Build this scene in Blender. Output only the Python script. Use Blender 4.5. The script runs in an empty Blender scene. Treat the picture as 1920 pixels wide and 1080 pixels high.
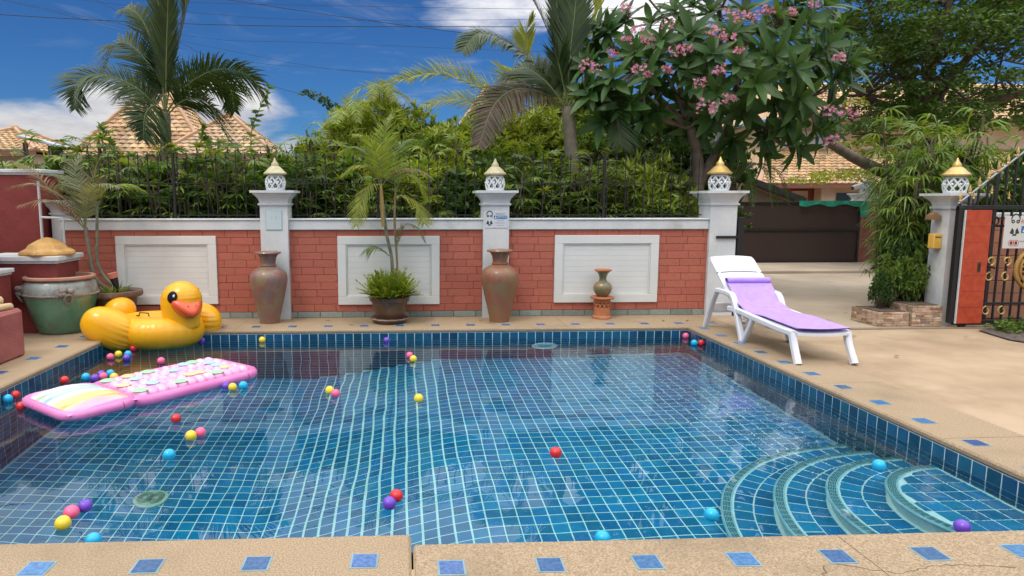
import bpy, math, random
from mathutils import Vector, Matrix, Euler, noise
R = math.radians
rnd = random.Random(7)
SC = bpy.context.scene
COL = SC.collection

# ------------------------------------------------------------------ camera
PITCH, YAW, FPX, PPX, EYE = R(7.25), R(2.7), 1273.0, 820.0, 1.5
cam_d = bpy.data.cameras.new('camera')
cam = bpy.data.objects.new('camera', cam_d); COL.objects.link(cam)
cam.location = (0, 0, EYE); cam.rotation_euler = (R(90) - PITCH, 0, -YAW)
cam_d.sensor_width = 36; cam_d.lens = FPX / 1920 * 36
cam_d.shift_x = (960 - PPX) / 1920
cam_d.clip_start = 0.05; cam_d.clip_end = 900
SC.camera = cam

# ------------------------------------------------------------------ light
SUN_EL, SUN_AZ = 58, 222          # azimuth measured clockwise from +Y: behind the viewer, to the left
sd = bpy.data.lights.new('sun', 'SUN'); sun = bpy.data.objects.new('sun', sd); COL.objects.link(sun)
sd.energy = 1.3; sd.angle = R(14); sd.color = (1.0, 0.93, 0.82)
sv = Vector((math.sin(R(SUN_AZ)) * math.cos(R(SUN_EL)), math.cos(R(SUN_AZ)) * math.cos(R(SUN_EL)), math.sin(R(SUN_EL))))
sun.rotation_euler = sv.to_track_quat('Z', 'Y').to_euler()
sun.location = (0, 0, 30)
SC.view_settings.view_transform = 'Standard'; SC.view_settings.look = 'None'
SC.view_settings.gamma = 1; SC.view_settings.use_curve_mapping = False
SC.view_settings.exposure = -0.13
cy = SC.cycles
cy.use_denoising = True
cy.caustics_refractive = True; cy.caustics_reflective = False
cy.blur_glossy = 0.6; cy.max_bounces = 9; cy.transmission_bounces = 6; cy.diffuse_bounces = 3
cy.glossy_bounces = 3; cy.transparent_max_bounces = 6
cy.sample_clamp_indirect = 4.0

# ------------------------------------------------------------------ node helpers
class NT:
    def __init__(s, tree): s.t = tree; s.n = tree.nodes; s.l = tree.links
    def new(s, typ, **kw):
        nd = s.n.new(typ)
        for k, v in kw.items():
            if k.startswith('i_'): s.put(nd.inputs[k[2:].replace('_', ' ')], v)
            else: setattr(nd, k, v)
        return nd
    def put(s, sock, v):
        if isinstance(v, bpy.types.NodeSocket): s.l.new(v, sock)
        elif v is not None: sock.default_value = v
    def math(s, op, a, b=None, c=None, clamp=False):
        nd = s.n.new('ShaderNodeMath'); nd.operation = op; nd.use_clamp = clamp
        for i, v in enumerate((a, b, c)):
            if v is not None: s.put(nd.inputs[i], v)
        return nd.outputs[0]
    def mix(s, f, a, b, blend='MIX'):
        nd = s.n.new('ShaderNodeMix'); nd.data_type = 'RGBA'; nd.blend_type = blend
        s.put(nd.inputs[0], f); s.put(nd.inputs[6], a); s.put(nd.inputs[7], b)
        return nd.outputs[2]
    def ramp(s, f, stops):
        nd = s.n.new('ShaderNodeMapRange'); nd.clamp = True
        s.put(nd.inputs[0], f)
        nd.inputs[1].default_value, nd.inputs[2].default_value = stops[0], stops[1]
        nd.inputs[3].default_value, nd.inputs[4].default_value = stops[2], stops[3]
        nd.interpolation_type = 'SMOOTHSTEP'
        return nd.outputs[0]
    def noise(s, vec, scale, detail=3, rough=.55, dist=0):
        nd = s.n.new('ShaderNodeTexNoise'); s.put(nd.inputs['Vector'], vec)
        nd.inputs['Scale'].default_value = scale; nd.inputs['Detail'].default_value = detail
        nd.inputs['Roughness'].default_value = rough; nd.inputs['Distortion'].default_value = dist
        return nd.outputs[0]

def c4(c): return (c[0], c[1], c[2], 1.0)

# ------------------------------------------------------------------ sky
fwd = Vector((math.sin(YAW) * math.cos(PITCH), math.cos(YAW) * math.cos(PITCH), -math.sin(PITCH)))
rgt = Vector((math.cos(YAW), -math.sin(YAW), 0)); upv = rgt.cross(fwd)
def ray(px, py): return fwd + rgt * ((px - PPX) / FPX) - upv * ((py - 540) / FPX)
def W(px, py, z=0.0):                   # a point of the place on the level z
    d = ray(px, py); return Vector((0, 0, EYE)) + d * ((z - EYE) / d.z)
def V(px, py, Y):                       # a point of the place on the upright plane at distance Y
    d = ray(px, py); return Vector((0, 0, EYE)) + d * (Y / d.y)

world = bpy.data.worlds.new('World'); SC.world = world; world.use_nodes = True
nt = NT(world.node_tree); nt.n.clear()
wo = nt.new('ShaderNodeOutputWorld'); bg = nt.new('ShaderNodeBackground'); nt.l.new(bg.outputs[0], wo.inputs[0])
sk = nt.new('ShaderNodeTexSky', sky_type='NISHITA', sun_disc=False, sun_elevation=R(SUN_EL), sun_rotation=R(SUN_AZ),
            air_density=1.0, dust_density=0.2, ozone_density=4.0, altitude=0)
bg.inputs['Strength'].default_value = 0.13
hs = nt.new('ShaderNodeHueSaturation'); hs.inputs['Saturation'].default_value = 1.1; hs.inputs['Value'].default_value = .66
nt.l.new(sk.outputs[0], hs.inputs['Color'])
skyc = nt.mix(1.0, hs.outputs[0], (0.34, 0.66, 1.05, 1), 'MULTIPLY')
tc = nt.new('ShaderNodeTexCoord'); sx = nt.new('ShaderNodeSeparateXYZ'); nt.l.new(tc.outputs['Generated'], sx.inputs[0])
X_, Y_, Z_ = sx.outputs
az = nt.math('ARCTAN2', X_, Y_); el = nt.math('ARCSINE', Z_)
den = nt.math('ADD', nt.math('ABSOLUTE', Z_), 0.25)
cv = nt.new('ShaderNodeCombineXYZ'); nt.put(cv.inputs[0], nt.math('DIVIDE', X_, den)); nt.put(cv.inputs[1], nt.math('DIVIDE', Y_, den)); nt.put(cv.inputs[2], nt.math('MULTIPLY', Z_, 6.0))
n1 = nt.noise(cv.outputs[0], 1.5, 8, .62, .3)
acc = None
for (px, py, wx, wy, s_) in [(40, 262, 190, 75, 1.1), (215, 205, 120, 62, 1.0), (410, 215, 140, 78, 1.0), (540, 285, 90, 45, .8),
                             (950, 15, 200, 55, 1.0), (1200, 20, 190, 60, .95), (-60, 150, 150, 90, .45), (330, 300, 500, 40, .7)]:
    d = ray(px, py).normalized(); a0 = math.atan2(d.x, d.y); e0 = math.asin(d.z)
    u = nt.math('DIVIDE', nt.math('SUBTRACT', az, a0), wx / FPX); v = nt.math('DIVIDE', nt.math('SUBTRACT', el, e0), wy / FPX)
    b = nt.math('SUBTRACT', s_, nt.math('ADD', nt.math('MULTIPLY', u, u), nt.math('MULTIPLY', v, v)), clamp=True)
    acc = b if acc is None else nt.math('MAXIMUM', acc, b)
high = nt.ramp(el, (R(14), R(22), 0, .80))
cover = nt.math('ADD', nt.math('MAXIMUM', nt.math('MULTIPLY', acc, .72), high), nt.math('MULTIPLY', nt.math('SUBTRACT', n1, .5), 1.5))
cm = nt.ramp(cover, (.14, .62, 0, 1))
wisp = nt.math('MULTIPLY', nt.ramp(nt.noise(cv.outputs[0], 2.6, 6, .6, 1.2), (.52, .85, 0, .16)), nt.ramp(el, (0, R(8), 0, 1)))
cm = nt.math('MAXIMUM', cm, wisp)
cscale = nt.math('MULTIPLY_ADD', nt.math('MAXIMUM', Z_, 0.0), 3.2, .68)
cshade = nt.mix(nt.ramp(nt.noise(cv.outputs[0], 3.2, 6, .6), (.3, .7, 0, 1)), (4.4, 4.5, 4.9, 1), (6.6, 6.5, 6.5, 1))
vm = nt.new('ShaderNodeVectorMath', operation='SCALE'); nt.put(vm.inputs[0], cshade); nt.put(vm.inputs[3], cscale)
nt.l.new(nt.mix(cm, skyc, vm.outputs[0]), bg.inputs['Color'])

# ------------------------------------------------------------------ materials
MATS = {}
def mat(name, col, rough=.6, col2=None, nscale=3, bump=0, bscale=40, rand=0, isl=0, spec=.5, metal=0, coat=0,
        transl=0, grime=None, gscale=1.5, alpha=1, trans=0, ior=1.45, sss=0, ndetail=4, bdist=.01, gfac=(.5, .75)):
    if name in MATS: return MATS[name]
    m = bpy.data.materials.new(name); m.use_nodes = True; MATS[name] = m
    t = NT(m.node_tree); t.n.clear()
    out = t.new('ShaderNodeOutputMaterial'); p = t.new('ShaderNodeBsdfPrincipled')
    co = t.new('ShaderNodeTexCoord').outputs['Object']
    oi = t.new('ShaderNodeObjectInfo')
    geo = t.new('ShaderNodeNewGeometry')
    vec = t.new('ShaderNodeVectorMath', operation='ADD'); t.put(vec.inputs[0], co)
    mulv = t.new('ShaderNodeVectorMath', operation='SCALE'); t.put(mulv.inputs[0], oi.outputs['Location']); mulv.inputs[3].default_value = 1.37
    t.put(vec.inputs[1], mulv.outputs[0]); vec = vec.outputs[0]
    c = c4(col)
    if col2: c = t.mix(t.ramp(t.noise(vec, nscale, ndetail), (.32, .68, 0, 1)), c4(col), c4(col2))
    if rand or isl:
        r = oi.outputs['Random'] if rand else geo.outputs['Random Per Island']
        k = rand or isl
        hv = t.new('ShaderNodeHueSaturation'); t.put(hv.inputs['Color'], c)
        t.put(hv.inputs['Value'], t.math('MULTIPLY_ADD', r, 2 * k, 1 - k))
        t.put(hv.inputs['Hue'], t.math('MULTIPLY_ADD', t.math('FRACT', t.math('MULTIPLY', r, 7.13)), .08 * k, .5 - .04 * k))
        c = hv.outputs[0]
    if grime:
        c = t.mix(t.math('MULTIPLY', t.ramp(t.noise(vec, gscale, 6, .65), (gfac[0], gfac[1], 0, 1)), .8), c, c4(grime))
    t.put(p.inputs['Base Color'], c)
    rr = t.math('MULTIPLY_ADD', t.noise(vec, nscale * 3, 3), .2, rough - .1, clamp=True)
    t.put(p.inputs['Roughness'], rr if rough > .12 else rough)
    p.inputs['Specular IOR Level'].default_value = spec; p.inputs['Metallic'].default_value = metal
    p.inputs['Coat Weight'].default_value = coat; p.inputs['Alpha'].default_value = alpha
    p.inputs['Transmission Weight'].default_value = trans; p.inputs['IOR'].default_value = ior
    if sss:
        p.inputs['Subsurface Weight'].default_value = sss; p.inputs['Subsurface Radius'].default_value = (.05, .03, .02)
    if bump:
        b = t.new('ShaderNodeBump'); b.inputs['Strength'].default_value = bump; b.inputs['Distance'].default_value = bdist
        t.put(b.inputs['Height'], t.noise(vec, bscale, 4, .6)); t.l.new(b.outputs[0], p.inputs['Normal'])
    sh = p.outputs[0]
    if transl:
        tl = t.new('ShaderNodeBsdfTranslucent'); t.put(tl.inputs[0], t.mix(1.0, c, (1.6, 1.5, .5, 1), 'MULTIPLY'))
        ms = t.new('ShaderNodeMixShader'); ms.inputs[0].default_value = transl
        t.l.new(sh, ms.inputs[1]); t.l.new(tl.outputs[0], ms.inputs[2]); sh = ms.outputs[0]
    t.l.new(sh, out.inputs[0])
    return m

# ------------------------------------------------------------------ mesh helpers
class MB:
    def __init__(s): s.v = []; s.f = []; s.m = []; s.cur = 0
    def vs(s, pts):
        k = len(s.v); s.v.extend([(p[0], p[1], p[2]) for p in pts]); return k
    def face(s, *i): s.f.append(i); s.m.append(s.cur)
    def quad(s, a, b, c, d): k = s.vs((a, b, c, d)); s.face(k, k + 1, k + 2, k + 3)
    def box(s, x0, x1, y0, y1, z0, z1, bev=0):
        if bev <= 0:
            k = s.vs([(x, y, z) for z in (z0, z1) for y in (y0, y1) for x in (x0, x1)])
            for f in ((0, 2, 3, 1), (4, 5, 7, 6), (0, 1, 5, 4), (2, 6, 7, 3), (0, 4, 6, 2), (1, 3, 7, 5)): s.face(*[k + i for i in f])
            return
        b = bev; pts = []; idx = {}
        for ix, x in enumerate((x0, x1)):
            for iy, y in enumerate((y0, y1)):
                for iz, z in enumerate((z0, z1)):
                    sx_, sy_, sz_ = (1, -1)[ix], (1, -1)[iy], (1, -1)[iz]
                    for ax in range(3):
                        p = [x + sx_ * b, y + sy_ * b, z + sz_ * b]; p[ax] = (x, y, z)[ax]
                        idx[(ix, iy, iz, ax)] = len(pts); pts.append(p)
        k = s.vs(pts); q = lambda *a: s.face(*[k + idx[i] for i in a])
        for ax in range(3):
            o1, o2 = [a for a in range(3) if a != ax]
            for sd_ in (0, 1):
                def key(u, w):
                    kk = [0, 0, 0]; kk[ax] = sd_; kk[o1] = u; kk[o2] = w; return tuple(kk) + (ax,)
                L = [key(0, 0), key(1, 0), key(1, 1), key(0, 1)]
                if (sd_ == 0) ^ (ax == 1): L.reverse()
                q(*L)
        for ax in range(3):
            o1, o2 = [a for a in range(3) if a != ax]
            for u in (0, 1):
                for w in (0, 1):
                    def kk(e, n):
                        a = [0, 0, 0]; a[ax] = e; a[o1] = u; a[o2] = w; return tuple(a) + (n,)
                    L = [kk(0, o1), kk(1, o1), kk(1, o2), kk(0, o2)]
                    if (u ^ w) ^ (ax == 1) == 0: L.reverse()
                    q(*L)
        for ix in (0, 1):
            for iy in (0, 1):
                for iz in (0, 1):
                    L = [(ix, iy, iz, 0), (ix, iy, iz, 1), (ix, iy, iz, 2)]
                    if (ix + iy + iz) % 2: L.reverse()
                    q(*L)
    def tube(s, pts, rad, n=8, cap=True, flat=1.0):
        pts = [Vector(p) for p in pts]
        if not isinstance(rad, (list, tuple)): rad = [rad] * len(pts)
        ref = None; rings = []
        for i, p in enumerate(pts):
            t = (pts[min(i + 1, len(pts) - 1)] - pts[max(i - 1, 0)]).normalized()
            if ref is None: ref = Vector((0, 0, 1)) if abs(t.z) < .9 else Vector((1, 0, 0))
            a = (ref - t * ref.dot(t)).normalized(); ref = a; b = t.cross(a)
            rings.append(s.vs([p + (a * math.cos(2 * math.pi * j / n) * flat + b * math.sin(2 * math.pi * j / n)) * rad[i] for j in range(n)]))
        for a, b in zip(rings, rings[1:]):
            for j in range(n): s.face(a + j, a + (j + 1) % n, b + (j + 1) % n, b + j)
        if cap:
            s.face(*[rings[0] + j for j in reversed(range(n))]); s.face(*[rings[-1] + j for j in range(n)])
    def lathe(s, prof, n=32, c=(0, 0, 0), wob=None, sq=False):
        rings = []
        for (r, z) in prof:
            pts = []
            for j in range(n):
                a = 2 * math.pi * (j + (.5 if sq else 0)) / n; rr = r / math.cos(math.pi / 4) if sq else r
                if wob: rr = wob(rr, z, a)
                pts.append((c[0] + rr * math.cos(a), c[1] + rr * math.sin(a), c[2] + z))
            rings.append(s.vs(pts))
        for a, b in zip(rings, rings[1:]):
            for j in range(n): s.face(a + j, a + (j + 1) % n, b + (j + 1) % n, b + j)
        s.face(*[rings[0] + j for j in reversed(range(n))]); s.face(*[rings[-1] + j for j in range(n)])
    def surf(s, fn, nu, nv, closeu=False):
        k = s.vs([fn(i / (nu if closeu else nu - 1), j / (nv - 1)) for j in range(nv) for i in range(nu)])
        for j in range(nv - 1):
            for i in range(nu if closeu else nu - 1):
                i2 = (i + 1) % nu
                s.face(k + j * nu + i, k + j * nu + i2, k + (j + 1) * nu + i2, k + (j + 1) * nu + i)
    def sphere(s, c, r, nu=20, nv=12, M=None):
        r = Vector(r) if isinstance(r, (tuple, list)) else Vector((r, r, r))
        def fn(u, v):
            a = u * 2 * math.pi; b = (v - .5) * math.pi
            p = Vector((r.x * math.cos(b) * math.cos(a), r.y * math.cos(b) * math.sin(a), r.z * math.sin(b)))
            if M: p = M @ p
            return p + Vector(c)
        s.surf(fn, nu, nv, True)
    def blade(s, p, d, n, L, Wd, droop=.3, segs=3, prof=None):
        p = Vector(p); d = Vector(d).normalized(); side = d.cross(n)
        if side.length < 1e-4: side = d.orthogonal()
        side.normalize(); prof = prof or (.35, 1.0, .75); last = None
        for i in range(segs):
            t = i / segs; w = prof[min(i, len(prof) - 1)] * Wd * .5
            q = p + d * (t * L); q.z -= droop * t * t * L
            k = s.vs((q - side * w, q + side * w))
            if last is not None: s.face(last, last + 1, k + 1, k)
            last = k
        q = p + d * L; q.z -= droop * L
        k = s.vs((q,)); s.face(last, last + 1, k)
    def mesh(s, name, mats, smooth=True):
        me = bpy.data.meshes.new(name); me.from_pydata(s.v, [], s.f)
        if not isinstance(mats, (list, tuple)): mats = [mats]
        for m in mats: me.materials.append(m)
        if any(s.m): me.polygons.foreach_set('material_index', s.m)
        me.update()
        if smooth:
            me.polygons.foreach_set('use_smooth', [True] * len(me.polygons))
            me.set_sharp_from_angle(angle=R(38)) if smooth == 'auto' else None
        return me
    def build(s, name, mats, parent=None, loc=(0, 0, 0), rot=(0, 0, 0), smooth='auto', world=False):
        if world and parent is not None:
            o = root_loc(parent); s.v = [(x - o.x, y - o.y, z - o.z) for x, y, z in s.v]
        return put(name, s.mesh(name, mats, smooth), parent, loc, rot)

def root_loc(o):
    v = Vector((0, 0, 0))
    while o is not None: v += o.location; o = o.parent
    return v
def put(name, me, parent=None, loc=(0, 0, 0), rot=(0, 0, 0), scale=None):
    o = bpy.data.objects.new(name, me); COL.objects.link(o)
    if parent is not None: o.parent = parent
    o.location = loc; o.rotation_euler = rot
    if scale: o.scale = scale
    return o
def tag(o, label, cat, group=None, kind=None):
    o['label'] = label; o['category'] = cat
    if group: o['group'] = group
    if kind: o['kind'] = kind
    return o
def thing(name, label, cat, loc=(0, 0, 0), rotz=0, group=None, kind=None):
    o = bpy.data.objects.new(name, None); COL.objects.link(o); o.location = loc; o.rotation_euler = (0, 0, rotz)
    o.empty_display_size = .1
    return tag(o, label, cat, group, kind)
def struct(name, label=None):
    o = bpy.data.objects.new(name, None); COL.objects.link(o); o['kind'] = 'structure'
    if label: o['label'] = label
    return o
def stuff(o, label=None):
    o['kind'] = 'stuff'
    if label: o['label'] = label
    return o
def copy_tree(o, parent=None):
    c = o.copy(); COL.objects.link(c); c.parent = parent
    for ch in list(KIDS.get(o.name, o.children)): copy_tree(ch, c)
    return c
KIDS = {}
def text(name, body, size, m, parent, loc, rot=(R(90), 0, 0), align='CENTER'):
    cu = bpy.data.curves.new(name, 'FONT'); cu.body = body; cu.size = size; cu.align_x = align; cu.align_y = 'CENTER'
    cu.extrude = .0006; cu.materials.append(m)
    tmp = bpy.data.objects.new(name, cu); COL.objects.link(tmp); bpy.context.view_layer.update()
    me = bpy.data.meshes.new_from_object(tmp.evaluated_get(bpy.context.evaluated_depsgraph_get()))
    bpy.data.objects.remove(tmp); me.name = name
    o = put(name, me, parent, loc, rot); o['kind'] = 'stuff'
    return o
def smoothpts(pts, n=6):
    pts = [Vector(p) for p in pts]; P = [pts[0] * 2 - pts[1]] + pts + [pts[-1] * 2 - pts[-2]]; out = []
    for i in range(1, len(P) - 2):
        a, b, c, d = P[i - 1:i + 3]
        for k in range(n):
            t = k / n
            out.append(.5 * ((2 * b) + (c - a) * t + (2 * a - 5 * b + 4 * c - d) * t * t + (3 * b - a - 3 * c + d) * t ** 3))
    out.append(pts[-1]); return out

# ================================================================== THE SETTING
concrete = mat('yard_concrete', (.36, .255, .155), .8, (.45, .335, .215), 1.3, .5, 90, grime=(.27, .185, .11), gscale=.8, gfac=(.46, .74))
roadmat = mat('street_concrete', (.40, .32, .23), .85, (.50, .41, .31), .8, .4, 60, grime=(.36, .29, .22), gscale=.6, gfac=(.5, .78))
agg = mat('washed_aggregate', (.25, .175, .10), .75, (.46, .345, .22), 130, .8, 150, grime=(.20, .15, .095), gscale=1.1, gfac=(.46, .78), ndetail=2, bdist=.006)
earth = mat('garden_soil', (.07, .05, .035), .95, (.14, .10, .07), 6, 1, 30)
PX0, PX1, PYF, PYN, WZ = -3.312, 3.415, 7.94, 2.845, -.13

def fplane(name, x0, x1, y0, y1, z, m, cut=None):
    mb = MB(); mb.quad((x0, y0, z), (x1, y0, z), (x1, y1, z), (x0, y1, z)); o = mb.build(name, m, smooth=False)
    o['kind'] = 'structure'; return o
# ground: one sheet with the pool left open
mb = MB(); XS = [-400, PX0 - .2, PX1 + .2, 400]; YS = [-60, PYN - .2, PYF + .2, 500]
for i in range(3):
    for j in range(3):
        if i == 1 and j == 1: continue
        mb.quad((XS[i], YS[j], -.012), (XS[i + 1], YS[j], -.012), (XS[i + 1], YS[j + 1], -.012), (XS[i], YS[j + 1], -.012))
mb.build('ground', concrete, smooth=False)['kind'] = 'structure'
fplane('street', 4.36, 60, 7.80, 13.9, -.006, roadmat)
fplane('garden_bed', -60, 4.36, 9.02, 60, -.004, earth)
m_ = MB(); m_.box(4.36, 40, 13.9, 14.02, -.01, .05, .01); m_.box(4.36, 40, 14.02, 15.95, -.01, .04); m_.build('pavement', roadmat)['kind'] = 'structure'

def slab(name, x0, x1, y0, y1, z=0.0, lab=None):
    mb = MB(); mb.box(x0, x1, y0, y1, z - .045, z, .012); o = mb.build(name, agg); o['kind'] = 'structure'
    if lab: o['label'] = lab
    return o
d_fl = slab('pool_deck', -9, .018, -3, 2.928, 0, 'front left deck slab that reaches further over the water')
d_fr = slab('pool_deck', .026, 9.0, -3, PYN, -.004, 'front right deck slab with hairline cracks')
d_far = slab('pool_deck', -5.2, 4.0, PYF - .008, 8.82, 0)
d_r = slab('pool_deck', PX1 - .008, 4.0, PYN + .004, PYF - .012, 0)
d_l = slab('pool_deck', -5.2, PX0 + .008, 2.934, PYF - .012, 0)

tile_blue = mat('glazed_tile_brightened', (.007, .17, .36), .16, (.011, .21, .42), 6, .15, 20, rand=.22, spec=.6)  # floor and step tile: colour raised to stand in for light lost underwater
tile_wall = mat('glazed_wall_tile', (.008, .065, .13), .16, (.012, .09, .17), 6, .15, 20, rand=.3, spec=.6)  # the pool tile again, without the brightness put into the floor copy
tile_in = mat('inset_tile', (.03, .10, .26), .2, (.07, .17, .34), 5, .1, 20, rand=.35, spec=.5)
grout_in = mat('inset_grout', (.16, .26, .30), .6, (.22, .33, .37), 8)
mb = MB(); mb.box(-.5, .5, -.5, .5, 0, .004, .0); ME_in = mb.mesh('tile', tile_in, False)
mb = MB(); mb.box(-.058, .058, -.058, .058, -.002, .0022); ME_ig = mb.mesh('tile_joint', grout_in, False)
def inset(par, x, y, z=.0, s=.098):
    t = put('tile', ME_in, par, (x, y, z - .0002), (0, 0, rnd.uniform(-.03, .03)), (s, s, 1))
    j = put('tile_joint', ME_ig, t, (0, 0, 0), (0, 0, 0), (1 / s, 1 / s, 1)); j.scale = (1 / s, 1 / s, 1)
for k in range(-6, 1): inset(d_fl, -.18 + k * .4483, 2.70)
for k in range(14): inset(d_fr, .183 + k * .413, 2.636 + k * .003, -.004)
for k in range(19): inset(d_far, -3.1 + k * .4325, 8.165)
for k in range(11): inset(d_r, 3.56, 3.50 + k * .432)
for k in range(10): inset(d_l, -3.585, 3.3 + k * .547)
# cracks in the front slab
crk = mat('crack', (.12, .085, .05), .9)
def crack(pts, w=.0035):
    mb = MB(); P = []
    for a, b in zip(pts, pts[1:]):
        for i in range(7): P.append(Vector(a).lerp(Vector(b), i / 7) + Vector((rnd.uniform(-.008, .008), rnd.uniform(-.008, .008), 0)))
    for a, b in zip(P, P[1:]):
        n = (b - a).cross(Vector((0, 0, 1))).normalized() * w * rnd.uniform(.3, 1)
        mb.quad(a - n, b - n, b + n, a + n)
    mb.build('crack', crk, d_fr, smooth=False)
cz = .0008 - .004 
crack([W(1570, 1058, cz), W(1680, 1075, cz), W(1740, 1062, cz), W(1800, 1058, cz), W(1930, 1066, cz)])
jm = [((PX1 + .02, 5.35), (4.0, 5.33)), ((PX1 + .02, 4.02), (4.0, 4.03))]
crack([W(1545, 1060, cz), W(1548, 1090, cz)])

def joint(par, a, b, z):
    A, B = Vector((a[0], a[1], z)), Vector((b[0], b[1], z)); n = (B - A).cross(Vector((0, 0, 1))).normalized() * .002; q = MB(); q.quad(A - n, B - n, B + n, A + n); q.build('joint', crk, par, smooth=False)
for y_ in (4.02, 5.35, 6.70): joint(d_r, (PX1 + .01, y_), (3.99, y_ + .01), .0008)
for x_ in (-2.02, -.05, 1.95): joint(d_far, (x_, PYF + .01), (x_ + .01, 8.69), .0008)
for x_ in (1.95, 4.2): joint(d_fr, (x_, PYN - .012), (x_ + .01, 1.0), -.0032)
joint(d_fl, (-2.9, 2.91), (-2.9, 1.0), .0008)
# ------------------------------------------------------------------ pool
PITCHT = (PX1 - PX0) / 65; TS = PITCHT - .0085
grout = mat('pool_grout', (.48, .78, .76), .7, (.60, .88, .86), 5, .2, 60)
grout_up = mat('waterline_grout', (.55, .66, .68), .7, (.66, .76, .76), 5, .2, 60)
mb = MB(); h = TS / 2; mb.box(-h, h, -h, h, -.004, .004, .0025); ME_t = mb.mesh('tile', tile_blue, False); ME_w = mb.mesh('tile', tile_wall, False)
def zf(x):
    if x < -1.1: return -1.76 + (x + 3.3) * -.02
    if x > .55: return -1.08 + (x - .55) * .015
    t = (x + 1.1) / 1.65; t = t * t * (3 - 2 * t) * .5 + t * .5
    return -1.804 + t * .724
ROWS = round((PYF - PYN) / PITCHT); PT = (PYF - PYN) / ROWS
# floor
mb = MB(); N = 65
for i in range(N):
    xa, xb = PX0 + i * PITCHT, PX0 + (i + 1) * PITCHT
    mb.quad((xa, PYN, zf(xa)), (xb, PYN, zf(xb)), (xb, PYF, zf(xb)), (xa, PYF, zf(xa)))
floor = mb.build('pool_floor', grout, smooth=False); floor['kind'] = 'structure'
cells = []
for i in range(N):
    for j in range(ROWS):
        x = PX0 + (i + .5) * PITCHT; y = PYN + (j + .5) * PT
        xa, xb = x - PITCHT / 2, x + PITCHT / 2
        cells.append((x, y, (zf(xa) + zf(xb)) / 2, -math.atan2(zf(xb) - zf(xa), xb - xa)))
def vis(c):
    if c[0] > 3.415 - 1.5 and (c[0] - 3.415) ** 2 + (c[1] - 3.45) ** 2 < 1.45 ** 2: return 1e9
    if c[1] < 3.75 or c[0] < -c[1] * .55: return 900 + c[1]
    return math.hypot(c[0], c[1]) 
cells.sort(key=vis)
def addtiles(par, cl, mesh, rotf, lim=300, nm='tile'):
    for c in cl[:lim]: put(nm, mesh, par, c[:3], rotf(c))
    rest = cl[lim:]
    if rest:
        mb = MB(); src = [v.co.copy() for v in mesh.vertices]; fs = [tuple(p.vertices) for p in mesh.polygons]
        for c in rest:
            M = Matrix.Translation(c[:3]) @ Euler(rotf(c)).to_matrix().to_4x4(); k = mb.vs([M @ v for v in src])
            for f in fs: mb.face(*[k + q for q in f])
        o = mb.build('far_tiles', tile_wrest if mesh is ME_w else tile_rest, par, smooth=False); o['kind'] = 'stuff'
tile_rest = mat('glazed_tile_brightened_run', (.007, .17, .36), .16, (.011, .21, .42), 6, .15, 20, isl=.22, spec=.6)  # same brightened floor colour for the joined tiles
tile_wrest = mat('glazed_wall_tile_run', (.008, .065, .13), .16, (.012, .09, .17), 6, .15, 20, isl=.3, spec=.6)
addtiles(floor, cells, ME_t, lambda c: (0, c[3], 0))
# walls
def poolwall(name, ori):
    mb = MB(); cl = []; top = -.045
    if ori in 'fn':
        y = PYF if ori == 'f' else PYN
        for i in range(N):
            xa, xb = PX0 + i * PITCHT, PX0 + (i + 1) * PITCHT
            q = [(xa, y, zf(xa)), (xb, y, zf(xb)), (xb, y, top), (xa, y, top)]
            if ori == 'n': q.reverse()
            mb.quad(*q); z = top - PITCHT * .5
            while z - h > zf((xa + xb) / 2) - .02: cl.append(((xa + xb) / 2, y, z)); z -= PITCHT
        rot = lambda c: (R(90), 0, 0) if ori == 'f' else (R(-90), 0, 0)
    else:
        x = PX1 if ori == 'r' else PX0
        q = [(x, PYN, zf(x)), (x, PYF, zf(x)), (x, PYF, top), (x, PYN, top)]
        if ori == 'l': pass
        else: q.reverse()
        mb.quad(*q)
        for j in range(ROWS):
            y = PYN + (j + .5) * PT; z = top - PITCHT * .5
            while z - h > zf(x) - .02: cl.append((x, y, z)); z -= PITCHT
        rot = lambda c: (0, R(-90), 0) if ori == 'r' else (0, R(90), 0)
    o = mb.build(name, grout_up, smooth=False); o['kind'] = 'structure'
    cl.sort(key=lambda c: (-round(c[2], 2), abs(c[0]) + c[1]))
    if ori in 'rl': cl.sort(key=lambda c: c[1] * .6 - c[2] * 4)
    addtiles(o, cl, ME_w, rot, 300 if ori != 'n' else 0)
    return o
w_far = poolwall('pool_wall_far', 'f'); poolwall('pool_wall_right', 'r'); poolwall('pool_wall_left', 'l'); poolwall('pool_wall_near', 'n')
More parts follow.
